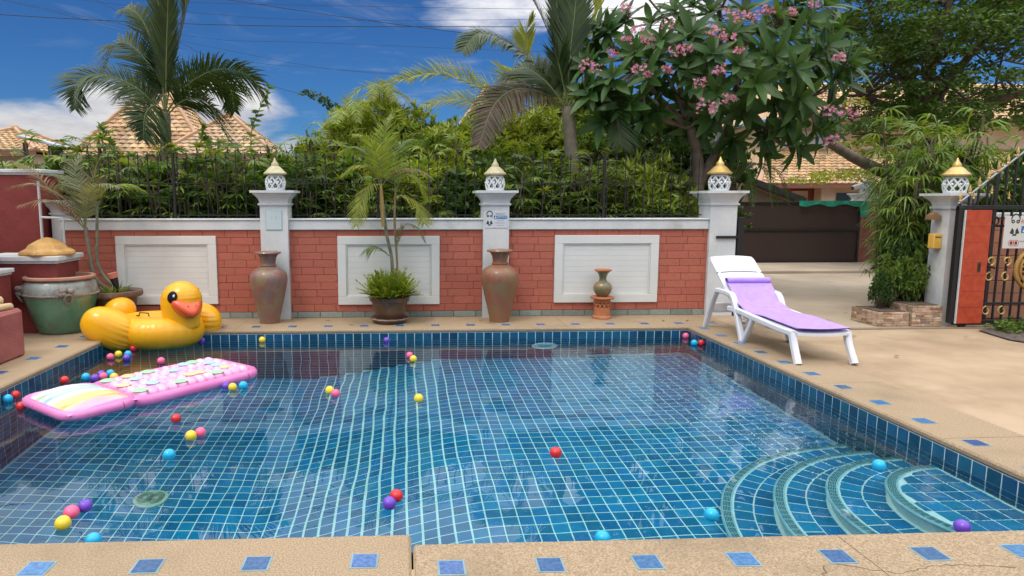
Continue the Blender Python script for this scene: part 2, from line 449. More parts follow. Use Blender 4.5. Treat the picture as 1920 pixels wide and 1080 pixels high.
# steps in the near right corner
steps = struct('pool_steps', 'four rounded tiled steps in the near right pool corner')
CX, CY = PX1 - .004, 3.47
nose = mat('step_nosing', (.26, .56, .62), .35, (.38, .66, .70), 9, .3, 60)
rib = mat('nosing_line', (.02, .10, .14), .3)
sgr = mat('step_joint', (.58, .80, .78), .6, (.68, .86, .84), 7)
radii = [1.50, 1.20, .91, .60]; depth = [.80, .60, .40, .20]; zb = zf(2.5)
def ang_lim(r):
    lim = CY - PYN - .004
    return 1.5 * math.pi if r < lim else math.pi + math.asin(lim / r)
def arcq(mb, r0, z0, r1, z1, a0, a1, n, flip=False):
    def fn(u, v):
        a = a0 + (a1 - a0) * u; r = r0 + (r1 - r0) * v
        y = CY + r * math.sin(a)
        return (CX + r * math.cos(a), max(y, PYN + .003), z0 + (z1 - z0) * v)
    mb.surf(fn, n, 2)
for k in range(4):
    r, z = radii[k], WZ - depth[k]; zl = WZ - depth[k - 1] if k else zb - .1
    al = ang_lim(r)
    if r < CY - PYN: al = 1.5 * math.pi
    st = MB(); arcq(st, r - .02, zl - .01, r - .02, z - .03, math.pi / 2, al, 40); arcq(st, r - .02, z - .004, 0, z - .004, math.pi / 2, al, 40)
    so = st.build('step', sgr, steps, smooth=True); so['label'] = ['widest and deepest step', 'second step from below', 'third step from below', 'small top step'][k]
    nb = MB(); pth = []; 
    prof = [(-.055, 0.0), (-.05, .004), (-.02, .006), (.004, 0), (.014, -.014), (.012, -.03), (0, -.042), (-.02, -.046)]
    def fn(u, v, r=r, z=z, al=al):
        i = v * (len(prof) - 1); i0 = min(int(i), len(prof) - 2); f = i - i0
        dr = prof[i0][0] * (1 - f) + prof[i0 + 1][0] * f; dz = prof[i0][1] * (1 - f) + prof[i0 + 1][1] * f
        a = math.pi / 2 + (al - math.pi / 2) * u; rr = r + dr
        return (CX + rr * math.cos(a), max(CY + rr * math.sin(a), PYN + .004), z + dz)
    nb.surf(fn, 48, len(prof)); nb.build('nosing', nose, so)
    rb = MB()
    for (dr, dz) in ((-.040, .0075), (-.031, .0085), (-.022, .0088), (-.013, .0085), (-.004, .0055)):
        rr = r + dr
        pts = [(CX + rr * math.cos(a), max(CY + rr * math.sin(a), PYN + .006), z + dz - .001) for a in [math.pi / 2 + (al - math.pi / 2) * i / 44 for i in range(45)]]
        for a, b in zip(pts, pts[1:]):
            A, B = Vector(a), Vector(b); n_ = (B - A).cross(Vector((0, 0, 1)))
            if n_.length < 1e-6: continue
            n_.normalize(); n_ *= .0030; g = (B - A) * .12
            rb.quad(A + g - n_, B - n_, B + n_, A + g + n_)
    rb.build('mosaic_rows', rib, so, smooth=False)['kind'] = 'stuff'
    # tread tiles
    inner = radii[k + 1] if k < 3 else 0
    if k < 3:
        w = (r - .062 - inner + .0) / 2
        for ring in range(2):
            ra = r - .066 - ring * w; rbb = ra - w + .010
            n = max(4, round((math.pi / 2 * 2 * (ra)) / .118)); step_ = math.pi / n
            for i in range(n):
                a0 = math.pi / 2 + i * step_; a1 = a0 + step_
                gp = .0075 / ra
                if CY + ra * math.sin(a1) < PYN + .02: continue
                tb = MB(); P = [(CX + q * math.cos(a), CY + q * math.sin(a)) for q, a in ((ra, a0 + gp), (ra, a1 - gp), (rbb, a1 - gp * ra / rbb), (rbb, a0 + gp * ra / rbb))]
                kk = tb.vs([(p[0], p[1], z + .003) for p in P] + [(p[0], p[1], z - .004) for p in P])
                tb.face(kk, kk + 1, kk + 2, kk + 3)
                for e in range(4): tb.face(kk + (e + 1) % 4, kk + e, kk + 4 + e, kk + 4 + (e + 1) % 4)
                tb.build('tile', tile_blue, so, smooth=False)
    else:
        p_ = .118
        for i in range(7):
            for j in range(12):
                x = CX - .02 - (i + .5) * p_; y = PYN + .01 + (j + .5) * p_
                q = max(math.hypot(x - CX + sx_ * .05, y - CY + sy_ * .05) for sx_ in (-1, 1) for sy_ in (-1, 1)); lim = r - .066
                if q < lim: put('tile', ME_t, so, (x, y, z), (0, 0, 0), (1.14, 1.14, 1))
                elif math.hypot(x - CX, y - CY) < lim + .02:
                    P = []
                    for sx_, sy_ in ((-1, -1), (1, -1), (1, 1), (-1, 1)):
                        ax_, ay_ = x + sx_ * .054 - CX, y + sy_ * .054 - CY; l_ = math.hypot(ax_, ay_); f_ = min(1, lim / l_); P.append((CX + ax_ * f_, CY + ay_ * f_))
                    tb = MB(); kk = tb.vs([(p[0], p[1], z + .004) for p in P]); tb.face(kk, kk + 1, kk + 2, kk + 3); tb.build('tile', tile_blue, so, smooth=False)
# drain and underwater light
dm = mat('drain_plastic', (.36, .55, .42), .5, (.45, .62, .48), 8)
t = thing('floor_drain', 'round pale green grated drain on the pool floor', 'drain', (-1.98, 5.12, zf(-2) + .012))
m_ = MB(); m_.lathe([(.13, -.008), (.13, .004), (.12, .010), (.0, .012)], 32); m_.build('cover', dm, t)
m_ = MB()
for r_ in (.03, .045, .06, .075, .09):
    for s_ in (-1, 1):
        P = [Vector((s_ * .045 + r_ * .6 * math.cos(a), r_ * math.sin(a) * .9, .0145)) for a in [2 * math.pi * i / 20 for i in range(21)]]
        for a, b in zip(P, P[1:]):
            n_ = (b - a).cross(Vector((0, 0, 1))).normalized() * .002; m_.quad(a - n_, b - n_, b + n_, a + n_)
m_.build('grate_slot', mat('slot_dark', (.02, .06, .05), .8), t, smooth=False)
t = thing('underwater_light', 'round chrome-rimmed light set in the far pool wall', 'pool light', (1.66, PYF - .004, -.50))
m_ = MB(); m_.lathe([(.155, 0), (.155, .03), (.145, .04), (.125, .042), (.118, .03)], 32); m_.build('rim', mat('rim_white', (.65, .75, .78), .25, spec=.8), t, rot=(R(90), 0, 0))
m_ = MB(); m_.lathe([(.12, 0), (.118, .02), (.06, .035), (.0, .04)], 32); m_.build('lens', mat('lens_blue', (.25, .45, .58), .1, spec=.9), t, rot=(R(90), 0, 0))
t = thing('return_nozzle', 'small round white water inlet on the side of the third step', 'nozzle', (CX - .925, CY + .07, WZ - .30))
m_ = MB(); m_.lathe([(.04, 0), (.04, .012), (.03, .02), (.014, .02), (.0, .012)], 20); m_.build('rim', mat('rim_white', (.65, .75, .78), .25), t, rot=(0, R(-90), 0))

# water
wm = bpy.data.materials.new('pool_water'); wm.use_nodes = True; t = NT(wm.node_tree); t.n.clear()
out = t.new('ShaderNodeOutputMaterial'); co = t.new('ShaderNodeTexCoord').outputs['Object']
g = t.new('ShaderNodeBsdfPrincipled'); g.inputs['Transmission Weight'].default_value = 1; g.inputs['IOR'].default_value = 1.333
g.inputs['Roughness'].default_value = 0; g.inputs['Base Color'].default_value = (.66, .94, .98, 1)
mp = t.new('ShaderNodeMapping'); t.put(mp.inputs[0], co); mp.inputs['Scale'].default_value = (1, .75, 1)
a1 = t.noise(mp.outputs[0], 1.7, 1, .5, .3); a2 = t.noise(mp.outputs[0], 7, 3, .55, .8)
sp = t.new('ShaderNodeSeparateXYZ'); t.put(sp.inputs[0], co)
reg = t.ramp(t.math('ADD', sp.outputs[0], t.math('MULTIPLY', sp.outputs[1], .25)), (2.8, 4.3, .03, 1.3))
hgt = t.math('ADD', t.math('MULTIPLY', a1, 1.0), t.math('MULTIPLY', t.math('MULTIPLY', a2, reg), .32))
b = t.new('ShaderNodeBump'); b.inputs['Strength'].default_value = 1.0; b.inputs['Distance'].default_value = .0085
t.put(b.inputs['Height'], hgt); t.l.new(b.outputs[0], g.inputs['Normal']); t.l.new(g.outputs[0], out.inputs[0])
mb = MB(); mb.quad((PX0 + .005, PYN + .005, WZ), (PX1 - .005, PYN + .005, WZ), (PX1 - .005, PYF - .005, WZ), (PX0 + .005, PYF - .005, WZ))
mb.build('water', wm, smooth=False)['kind'] = 'structure'

# ================================================================== GARDEN WALL
white = mat('white_render', (.57, .60, .60), .6, (.66, .675, .66), 4, .4, 60, grime=(.38, .385, .33), gscale=2.6, gfac=(.52, .8))
white2 = mat('white_panel_paint', (.66, .67, .63), .55, (.70, .70, .66), 3, .1, 40, grime=(.50, .49, .42), gscale=1.2, gfac=(.55, .85))
brickm = mat('painted_brick', (.46, .130, .080), .66, (.51, .150, .096), 9, .6, 70, rand=.07, grime=(.37, .10, .075), gscale=5)
mortar = mat('brick_joint', (.22, .045, .035), .8, (.28, .06, .045), 20, .3, 80)
slate = mat('grey_plinth_tile', (.20, .235, .20), .55, (.27, .30, .26), 7, .2, 40, rand=.2)
terr_red = mat('red_wall_paint', (.20, .035, .030), .75, (.25, .045, .038), 5, .6, 45, grime=(.17, .035, .03), gscale=2.5)
YW = 8.80
wall = thing('garden_wall', 'low red brick garden wall with white coping and three white panels', 'wall', (0, YW, 0))
m_ = MB(); m_.box(-4.30, 3.99, .006, .20, -.01, 1.14); m_.build('wall_core', mortar, wall, smooth=False)
m_ = MB(); m_.box(-4.34, 3.985, -.035, .23, 1.14, 1.262, .008); m_.box(-4.34, 3.985, -.05, .245, 1.2625, 1.285, .006); m_.build('coping', white, wall)
m_ = MB(); m_.box(-.5, .5, -.014, .02, -.5, .5, .012); m_.v = [(x, y, z) for x, y, z in m_.v]; 
def unit_block(mname, m, ch):
    b = MB(); k = b.vs([(-.5, 0, -.5), (.5, 0, -.5), (.5, 0, .5), (-.5, 0, .5)] + [(x * (1 - 0), -.010, z) for x, z in ((-.5, -.5), (.5, -.5), (.5, .5), (-.5, .5))] + [(sx_ * (.5 - ch), -.0135, sz_ * (.5 - ch * 3)) for sx_, sz_ in ((-1, -1), (1, -1), (1, 1), (-1, 1))])
    for a in (0, 4):
        for e in range(4): b.face(k + a + e, k + a + (e + 1) % 4, k + a + 4 + (e + 1) % 4, k + a + 4 + e)
    b.face(k + 8, k + 9, k + 10, k + 11); return b.mesh(mname, m, False)
ME_br = unit_block('brick', brickm, .012); ME_pt = unit_block('plinth_tile', slate, .01)
panels = [(-3.665, -2.41, .19, 1.066), (-.872, .443, .17, 1.06), (1.949, 3.331, .178, 1.064)]
BH, BW, G = .0967, .283, .0038
nrow = 11; z0 = .078
bricks = []
for r in range(nrow):
    za = z0 + r * BH; zb_ = min(za + BH, 1.14); x = -4.30 + (r % 2) * -.19 + (r % 3) * .02
    while x < 3.985:
        xa, xb = max(x, -4.30), min(x + BW, 3.985); segs = [(xa, xb)]; x += BW
        for (pa, pb, pz0, pz1) in panels:
            zm = (za + zb_) / 2
            if pz0 < zm < pz1:
                ns = []
                for (a, b) in segs:
                    if b <= pa or a >= pb: ns.append((a, b)); continue
                    if a < pa: ns.append((a, pa))
                    if b > pb: ns.append((pb, b))
                segs = ns
        for (pc) in (-1.655, 1.165):
            ns = []
            for (a, b) in segs:
                if b <= pc - .165 or a >= pc + .165: ns.append((a, b)); continue
                if a < pc - .165: ns.append((a, pc - .165))
                if b > pc + .165: ns.append((pc + .165, b))
            segs = ns
        for (a, b) in segs:
            if b - a > .02: bricks.append((a, b, za, zb_))
bricks.sort(key=lambda q: abs((q[0] + q[1]) / 2))
for (a, b, za, zb_) in bricks[:300]:
    put('brick', ME_br, wall, ((a + b) / 2, .007 + rnd.uniform(-.0015, .001), (za + zb_) / 2), (0, 0, 0), (b - a - G, 1, zb_ - za - G))
if bricks[300:]:
    mb = MB(); src = [v.co.copy() for v in ME_br.vertices]; fs = [tuple(p.vertices) for p in ME_br.polygons]
    for (a, b, za, zb_) in bricks[300:]:
        k = mb.vs([(v.x * (b - a - G) + (a + b) / 2, v.y + .007, v.z * (zb_ - za - G) + (za + zb_) / 2) for v in src])
        for f in fs: mb.face(*[k + q for q in f])
    mb.build('outer_bricks', mat('painted_brick_run', (.46, .130, .080), .66, (.51, .150, .096), 9, .35, 70, isl=.13), wall, smooth=False)['kind'] = 'stuff'
x = -4.30
while x < 3.98:
    xb = min(x + .29, 3.985); put('plinth_tile', ME_pt, wall, ((x + xb) / 2, .002, .039), (0, 0, 0), (xb - x - .006, 1, .072)); x += .29
for (a, b, za, zb_) in panels:
    f = .108; m_ = MB()
    for q in ((a, b, zb_ - f, zb_), (a, b, za, za + f), (a, a + f, za + f, zb_ - f), (b - f, b, za + f, zb_ - f)):
        m_.box(q[0], q[1], -.034, .02, q[2], q[3], .004)
    po = m_.build('panel', white2, wall)
    m_ = MB(); g = .012; A, B, C, D = a + f + .002, b - f - .002, za + f + .002, zb_ - f - .002
    for q in ((A, B, D - g, D), (A, B, C, C + g), (A, A + g, C + g, D - g), (B - g, B, C + g, D - g)): m_.box(q[0], q[1], -.026, .0, q[2], q[3], .003)
    m_.build('inner_moulding', white2, po)
    n = 9; hh = (D - C - 2 * g) / n
    for i in range(n):
        m_ = MB(); m_.box(A + g, B - g, -.010, .002, C + g + i * hh + .0006, C + g + (i + 1) * hh - .0006, .0016); m_.build('slat', white2, po)

# ------------------------------------------------------------------ pillars and lanterns
CAP = [(.0, 1.0), (.155, 1.0)]
def pillar(name, label, x, y, hw, h, m=white, capm=None, body_z=0, capw=None):
    t = thing(name, label, 'pillar', (x, y, 0)); capm = capm or m; cw = capw or hw + .10
    m_ = MB(); m_.lathe([(hw, body_z - .01), (hw, h - .19)], 4, sq=True); m_.build('shaft', m, t, smooth=False)
    pr = [(hw + .001, h - .190), (hw + .02, h - .185), (hw + .022, h - .165), (hw + .004, h - .155), (hw + .008, h - .13), (hw + .02, h - .10), (hw + .045, h - .07), (cw - .03, h - .045), (cw - .028, h - .034), (cw, h - .030), (cw, h), ]
    m_ = MB(); m_.lathe(pr, 4, sq=True); m_.build('capital', capm, t)
    return t
p1 = pillar('garden_pillar', 'white pillar behind the left tall urn, with a faint blue plaque', -1.655, 8.87, .172, 1.64)
p2 = pillar('garden_pillar', 'white pillar behind the right tall urn, carrying the notice sign', 1.168, 8.87, .166, 1.64)
p3 = pillar('garden_pillar', 'white pillar at the right end of the brick wall, behind the lounger', 4.163, 8.92, .178, 1.64)
p4 = pillar('garden_pillar', 'white pillar half hidden behind the sliding gate at right', 6.69, 8.06, .14, 1.60, capw=.245)
p5 = pillar('garden_pillar', 'short white pillar at the left end of the brick wall', -4.33, 9.02, .15, 1.52)
for p in (p1, p2, p3, p4, p5): p['group'] = 'white pillars of the garden wall'
m_ = MB(); m_.box(-.19, .19, -.20, .0, .0, .90, .01); m_.build('dark_base', mat('near_black_matt', (.03, .025, .025), .8), p5, (0, 0, 0))  # near-black box around the lower front of the pillar
gold = mat('gold_paint', (.55, .36, .10), .32, (.66, .46, .16), 9, .3, 50, metal=.35, coat=.3, grime=(.36, .25, .08), gscale=7)
ochre = mat('ochre_glaze', (.40, .35, .18), .45, (.50, .46, .29), 9, .3, 50, grime=(.36, .30, .18), gscale=6)
cer = mat('white_ceramic', (.62, .66, .68), .3, (.72, .75, .76), 10, .15, 40, coat=.4)
cer2 = mat('blue_ceramic', (.35, .45, .47), .35, (.5, .58, .58), 10, .15, 40, coat=.3)
def lantern(label, loc, s=1.0, lid=gold, body=cer, rim=.155):
    t = thing('pillar_lantern', label, 'lantern', loc, group='openwork ceramic lanterns on the pillars')
    R0, Hh = .128 * s, .215 * s
    def rad(z): q = z / Hh; return R0 * (.62 + .38 * math.sin(math.pi * (q * .86 + .10)) ** .8)
    m_ = MB()
    for sgn in (1, -1):
        for k in range(9):
            pts = []
            for i in range(15):
                q = .10 + .82 * i / 14; a = 2 * math.pi * k / 9 + sgn * (q * 1.25); r = rad(q * Hh)
                pts.append((r * math.cos(a), r * math.sin(a), q * Hh))
            m_.tube(pts, .0125 * s, 6, True, .6)
    m_.lathe([(rad(0), 0), (rad(.02) + .008, .0), (rad(.04) + .008, .022 * s), (rad(.03), .03 * s), (rad(.03) - .015, .028 * s)], 32)
    m_.lathe([(rad(Hh * .9), Hh * .88), (rad(Hh * .92) + .005, Hh * .9), (rad(Hh) + .004, Hh), (rad(Hh) - .02, Hh)], 32)
    for k in range(9):
        a = 2 * math.pi * (k + .5) / 9 + .62; r = rad(Hh * .52)
        m_.sphere((r * math.cos(a), r * math.sin(a), Hh * .52), (.017 * s,) * 3, 10, 6)
    m_.build('openwork_globe', body, t)
    m_ = MB(); m_.lathe([(.07 * s, Hh), (rim * s * .9, Hh), (rim * s, Hh + .006 * s), (rim * s, Hh + .02 * s), (.125 * s, Hh + .045 * s), (.09 * s, Hh + .085 * s), (.062 * s, Hh + .108 * s), (.052 * s, Hh + .112 * s), (.05 * s, Hh + .13 * s), (.045 * s, Hh + .15 * s), (.026 * s, Hh + .175 * s), (.015 * s, Hh + .2 * s), (.008 * s, Hh + .22 * s), (0.001, Hh + .228 * s)], 32)
    m_.build('lid', lid, t); return t
lantern('lantern with a dull ochre lid on the pillar behind the left urn', (-1.655, 8.87, 1.64), .94, ochre)
lantern('ochre-lidded lantern on the pillar that carries the notice sign', (1.168, 8.87, 1.64), .94, ochre, cer)
lantern('gold-lidded lantern on the pillar beside the street opening', (4.163, 8.92, 1.64), 1.02)
lantern('gold-lidded lantern seen through the gate spears at right', (6.70, 8.06, 1.60), .97)

# signs on the pillars
sgw = mat('sign_white', (.62, .64, .66), .4); sgb = mat('sign_blue', (.03, .17, .38), .4); sgk = mat('sign_black', (.03, .04, .04), .5)
sgr_ = mat('sign_red', (.55, .09, .07), .4); sgg = mat('sign_grey_text', (.25, .26, .27), .5); plq = mat('plaque_cyan', (.50, .61, .62), .45, (.55, .64, .64), 6)
wht = mat('sign_letter_white', (.75, .78, .8), .5)
t = thing('plaque', 'faded pale blue plaque on the pillar behind the left urn', 'plaque', (-1.655, 8.697, 1.265))
m_ = MB(); m_.box(-.105, .105, -.006, 0, -.125, .125, .002); m_.build('board', mat('plaque_edge', (.36, .56, .60), .45), t)
m_ = MB(); m_.box(-.095, .095, -.009, -.0055, -.115, .115, .001); m_.build('face', plq, t)
text('lettering', 'II  II', .05, mat('plaque_text', (.33, .48, .50), .5), t, (0, -.0095, .03))
t = thing('notice_sign', 'small white notice sign with a blue bar on the middle pillar', 'sign', (1.17, 8.703, 1.27))
m_ = MB(); m_.box(-.145, .145, -.006, 0, -.105, .105, .002); m_.build('board', sgw, t)
m_ = MB(); m_.box(-.035, .135, -.0085, -.0062, .012, .052); m_.build('blue_bar', sgb, t, smooth=False)
text('lettering', 'NOTICE', .034, wht, t, (.065, -.009, .033))
m_ = MB(); m_.v = []; k = m_.vs([(-.028, -.0092, .018), (.002, -.0092, .018), (-.013, -.0092, .047)]); m_.face(k, k + 1, k + 2); m_.build('triangle', wht, t, smooth=False)
def icons(t, ox, oz, s, y):
    m_ = MB()
    def ring(cx, cz, r, w, a0=0, a1=360, n=20):
        for i in range(n):
            a, b = R(a0 + (a1 - a0) * i / n), R(a0 + (a1 - a0) * (i + 1) / n)
            m_.quad(*[(ox + (cx + q * math.cos(g)) * s, y, oz + (cz + q * math.sin(g)) * s) for q, g in ((r - w, a), (r, a), (r, b), (r - w, b))])
    ring(0, .30, .115, .035, 0, 180); ring(0, .30, .115, .02, 180, 215); ring(0, .30, .115, .02, 325, 360)
    ring(-.06, .225, .045, .03, 0, 360, 12); ring(.06, .225, .045, .03, 0, 360, 12)
    for q in ([(-.12, -.05), (-.02, -.08), (-.02, .02), (-.07, .08)], [(.02, -.08), (.12, -.05), (.06, .08), (.02, .02)], [(-.06, -.11), (.06, -.11), (.03, -.07), (-.03, -.07)]):
        m_.quad(*[(ox + a * s, y, oz + b * s) for a, b in q])
    return m_
icons(t, -.09, -.035, .36, -.0068).build('figure', sgk, t, smooth=False)['kind'] = 'stuff'
text('small_print', 'PLEASE WEAR A MASK', .013, sgg, t, (.05, -.0068, .083)); text('small_print', 'BEFORE ENTERING', .013, sgg, t, (.05, -.0068, .066))
for i, s_ in enumerate(('AUTHORIZED', 'PERSONNEL ONLY', 'THANK YOU')): text('small_print', s_, .015, mat('sign_teal', (.25, .42, .46), .5) if i == 0 else sgg, t, (.05, -.0068, -.012 - i * .03))

# ------------------------------------------------------------------ iron fence on the wall
iron = mat('black_iron', (.010, .010, .011), .5, (.018, .016, .015), 30, .2, 80, spec=.5)
bar = MB(); bar.box(-.0048, .0048, -.0048, .0048, 0, .76); bar.lathe([(.012, .76), (.016, .775), (.010, .79), (.0, .845)], 4)
ME_bar = bar.mesh('bar', iron, False)
def fence(label, x0, x1, posts=()):
    t = thing('iron_fence', label, 'fence', (x0, 8.93, 1.285), group='black iron fence panels on the garden wall')
    n = round((x1 - x0) / .1215); st_ = (x1 - x0) / n
    for i in range(n):
        put('bar', ME_bar, t, ((i + .5) * st_, 0, .0 + rnd.uniform(-.004, .004)), (rnd.uniform(-.006, .006), rnd.uniform(-.006, .006), 0))
    for z in (.035, .44):
        m_ = MB(); m_.box(0, x1 - x0, -.005, .005, z, z + .013); m_.build('rail', iron, t, smooth=False)
    for px_ in posts:
        m_ = MB(); m_.box(px_ - x0 - .016, px_ - x0 + .016, -.016, .016, -.01, .84, .003); m_.build('post', iron, t)
fence('black iron fence between the left corner and the pillar with the plaque', -4.18, -1.86, (-2.95,))
fence('black iron fence between the plaque pillar and the notice pillar', -1.45, .97, (-.35,))
fence('black iron fence between the notice pillar and the lounger pillar', 1.37, 3.95, (2.62,))

# ------------------------------------------------------------------ left side walls
def moulding(mb, x0, x1, y0, y1, z, h=.055, o=.035):
    mb.box(x0 - o * .4, x1 + o * .4, y0 - o * .4, y1 + o * .4, z, z + h * .35, .003)
    mb.box(x0 - o, x1 + o, y0 - o, y1 + o, z + h * .352, z + h, .006)
t = thing('fountain_block', 'nearest low dusty red block at the left pool edge under the carved stone', 'block', (-4.35, 5.9, 0))
m_ = MB(); m_.box(-.6, .605, -.9, .86, -.01, .47, .03); m_.build('body', mat('rose_red_paint', (.30, .088, .078), .8, (.36, .12, .10), 5, .7, 60, grime=(.22, .07, .06), gscale=3), t)
sand = mat('carved_sandstone', (.52, .36, .17), .7, (.68, .54, .32), 8, .8, 30, grime=(.40, .26, .08), gscale=5)
t = thing('carved_stone', 'stack of rounded yellow carved stone lying on the near red block', 'stone ornament', (-4.35, 6.0, .47))
m_ = MB()
for (z, r, x1) in ((.028, .034, .54), (.085, .045, .44)):
    P = [(-.5 + i * (x1 + .5) / 14, -.80 + .04 * math.sin(i * .9) + z, z + rnd.uniform(-.004, .004)) for i in range(15)]
    P2 = [(x1 - .03 + .02 * math.sin(i), -.72 + i * .1, z + .004 * math.sin(i * 2.1)) for i in range(15)]
    m_.tube(smoothpts(P + P2, 2), r, 10)
m_.box(-.5, .46, -.74, .7, .0, .10, .02); m_.build('carving', sand, t)
t = thing('side_wall', 'dark red low side wall with a white moulding on the left', 'wall', (-5.1, 7.2, 0))
m_ = MB(); m_.box(-1.2, .72, -.45, .5, -.01, .70); m_.build('lower_wall', terr_red, t, smooth=False)
m_ = MB(); moulding(m_, -1.2, .72, -.45, .5, .70, .07); m_.build('moulding', white, t)
m_ = MB(); m_.box(-1.2, .535, -.1, .6, .772, 1.46); m_.build('upper_wall', terr_red, t, smooth=False)
m_ = MB(); moulding(m_, -1.2, .535, -.1, .6, 1.46, .08); m_.build('moulding', white, t)
t = thing('pier', 'dark red pier under the ochre stone cap behind the green jar', 'pier', (-4.30, 8.02, 0))
m_ = MB(); m_.box(-.5, .33, -.12, .40, -.01, .80); m_.build('body', terr_red, t, smooth=False)
m_ = MB(); moulding(m_, -.5, .33, -.12, .40, .80, .085, .05); m_.build('moulding', white, t)
t = thing('stone_finial', 'ochre stepped stone cap lying on the red pier', 'stone cap', (-4.17, 8.12, .885))
m_ = MB(); m_.lathe([(.30, 0), (.31, .02), (.30, .045), (.25, .07), (.235, .075), (.20, .12), (.185, .13), (.12, .165), (.11, .17), (.05, .195), (.0, .205)], 8); m_.build('cap', mat('ochre_stone', (.50, .27, .075), .7, (.60, .36, .13), 8, .6, 40, grime=(.33, .18, .06), gscale=5), t, smooth=False)
t = thing('house_wall', 'tall dark red wall of the neighbouring building on the left', 'wall', (-5.3, 8.75, 0))
m_ = MB(); m_.box(-3, .78, 0, .5, -.01, 1.83); m_.build('wall', terr_red, t, smooth=False)
m_ = MB(); moulding(m_, -3, .78, 0, .5, 1.83, .07); m_.build('moulding', white, t)
t = thing('stone_finial', 'small ochre knob on the far left pillar', 'finial', (-4.86, 7.25, 1.54))
m_ = MB(); m_.lathe([(.14, 0), (.15, .03), (.12, .06), (.05, .09), (.0, .11)], 16); m_.build('knob', MATS['ochre_stone'], t)
pvc = mat('white_pvc', (.62, .66, .68), .35)
t = thing('water_pipe', 'thin white plastic pipe bent around the left corner pillar', 'pipe', (-4.45, 8.6, 0))
m_ = MB(); m_.tube([(-.02, 0, 1.75), (-.02, 0, .85)], .016, 8); m_.tube([(-.02, 0, 1.31), (.22, 0, 1.30), (.245, .0, 1.28), (.245, 0, .55)], .014, 8); m_.build('pipe', pvc, t)

# ------------------------------------------------------------------ right side: sliding gate
GY = 7.75
cladm = mat('red_cladding', (.40, .050, .018), .45, (.47, .075, .028), 14, .2, 60, grime=(.30, .035, .015), gscale=5)
gt = thing('sliding_gate', 'black iron sliding gate with gold spear tips, rolled open at right', 'gate', (6.5, GY, 0))
m_ = MB(); m_.box(0, .05, -.03, .03, .055, 1.435, .004); m_.box(.0501, .07, -.02, .02, .055, 1.435); m_.build('end_post', iron, gt)
m_ = MB(); m_.box(.0, 3.4, -.025, .025, 1.405, 1.455, .004); m_.build('top_rail', iron, gt)
m_ = MB(); m_.box(.07, 3.4, -.025, .025, .03, .09, .004); m_.build('bottom_rail', iron, gt)
for z in (.27, 1.20): 
    m_ = MB(); m_.box(.38, 3.4, -.012, .012, z, z + .03, .003); m_.build('rail', iron, gt)
def arch(x): return 1.475 + .02 * x + (min(x, 1.6) / .72) * .57 if x < 1.6 else 1.475 + 1.30
for i in range(30):
    x = .02 + i * .108; wd = .010 if i != 4 else .022
    ztop = arch(x)
    m_ = MB(); m_.box(x - wd, x + wd, -.010, .010, .09 if i > 2 else 1.455, ztop, .002)
    b_ = m_.build('bar', iron, gt)
    m_ = MB(); m_.lathe([(.014, 0), (.018, .012), (.009, .022), (.016, .04), (.018, .055), (.008, .085), (.0, .125)], 8, (x, 0, ztop + .008)); m_.build('spear_tip', gold, b_)
    if i % 2 == 1 and i < 28:
        m_ = MB(); m_.box(x + .046, x + .058, -.006, .006, 1.455, 1.50 + .03 * (i % 4), 0); b2 = m_.build('short_bar', iron, gt)
        m_ = MB(); m_.lathe([(.010, 0), (.014, .012), (.006, .022), (.014, .04), (.006, .07), (.0, .10)], 8, (x + .052, 0, 1.50 + .03 * (i % 4))); m_.build('spear_tip', gold, b2)
P = [(x / 20 * 3.2, -.0, arch(x / 20 * 3.2)) for x in range(21)]
m_ = MB(); m_.tube(P, .012, 6); m_.build('arched_rail', mat('grey_steel', (.30, .32, .34), .4, metal=.5), gt)
P = [(.03 + .36 * i / 8, -.004, 1.50 - .06 * math.sin(i / 8 * 1.57)) for i in range(9)]
m_ = MB(); m_.tube(P, .007, 6); m_.build('curl', iron, gt)
nbd = 7
for i in range(nbd):
    hh = 1.35 / nbd; m_ = MB(); m_.box(.072, .385, -.052, -.030, .052 + i * hh + .0008, .052 + (i + 1) * hh - .0008, .0025); m_.build('cladding_board', cladm, gt)
m_ = MB(); m_.box(.062, .0715, -.05, -.028, .052, 1.40); m_.build('cladding_edge', white, gt, smooth=False)
m_ = MB(); m_.box(.265, .305, -.058, -.0525, .67, .79, .002); lk = m_.build('lock_plate', mat('brass_dark', (.10, .07, .04), .4, metal=.6), gt)
m_ = MB(); m_.box(.278, .292, -.061, -.0585, .69, .77); m_.build('keyhole', mat('black', (.01, .01, .01), .5), lk, smooth=False)
m_ = MB(); m_.tube([(.40, -.03, .74), (.40, -.07, .74), (.425, -.075, .735), (.46, -.075, .72)], .013, 8); m_.build('lever_handle', mat('black', (.01, .01, .01), .5), gt)
m_ = MB(); m_.lathe([(.035, -.02), (.05, -.018), (.05, .018), (.035, .02)], 20); m_.build('wheel', mat('black_rubber', (.015, .015, .015), .6), gt, loc=(.18, 0, .046), rot=(R(90), 0, 0))
m_ = MB(); m_.box(.07, .29, -.03, .03, .045, .09, .005); m_.build('wheel_housing', mat('black_rubber', (.015, .015, .015), .6), gt)
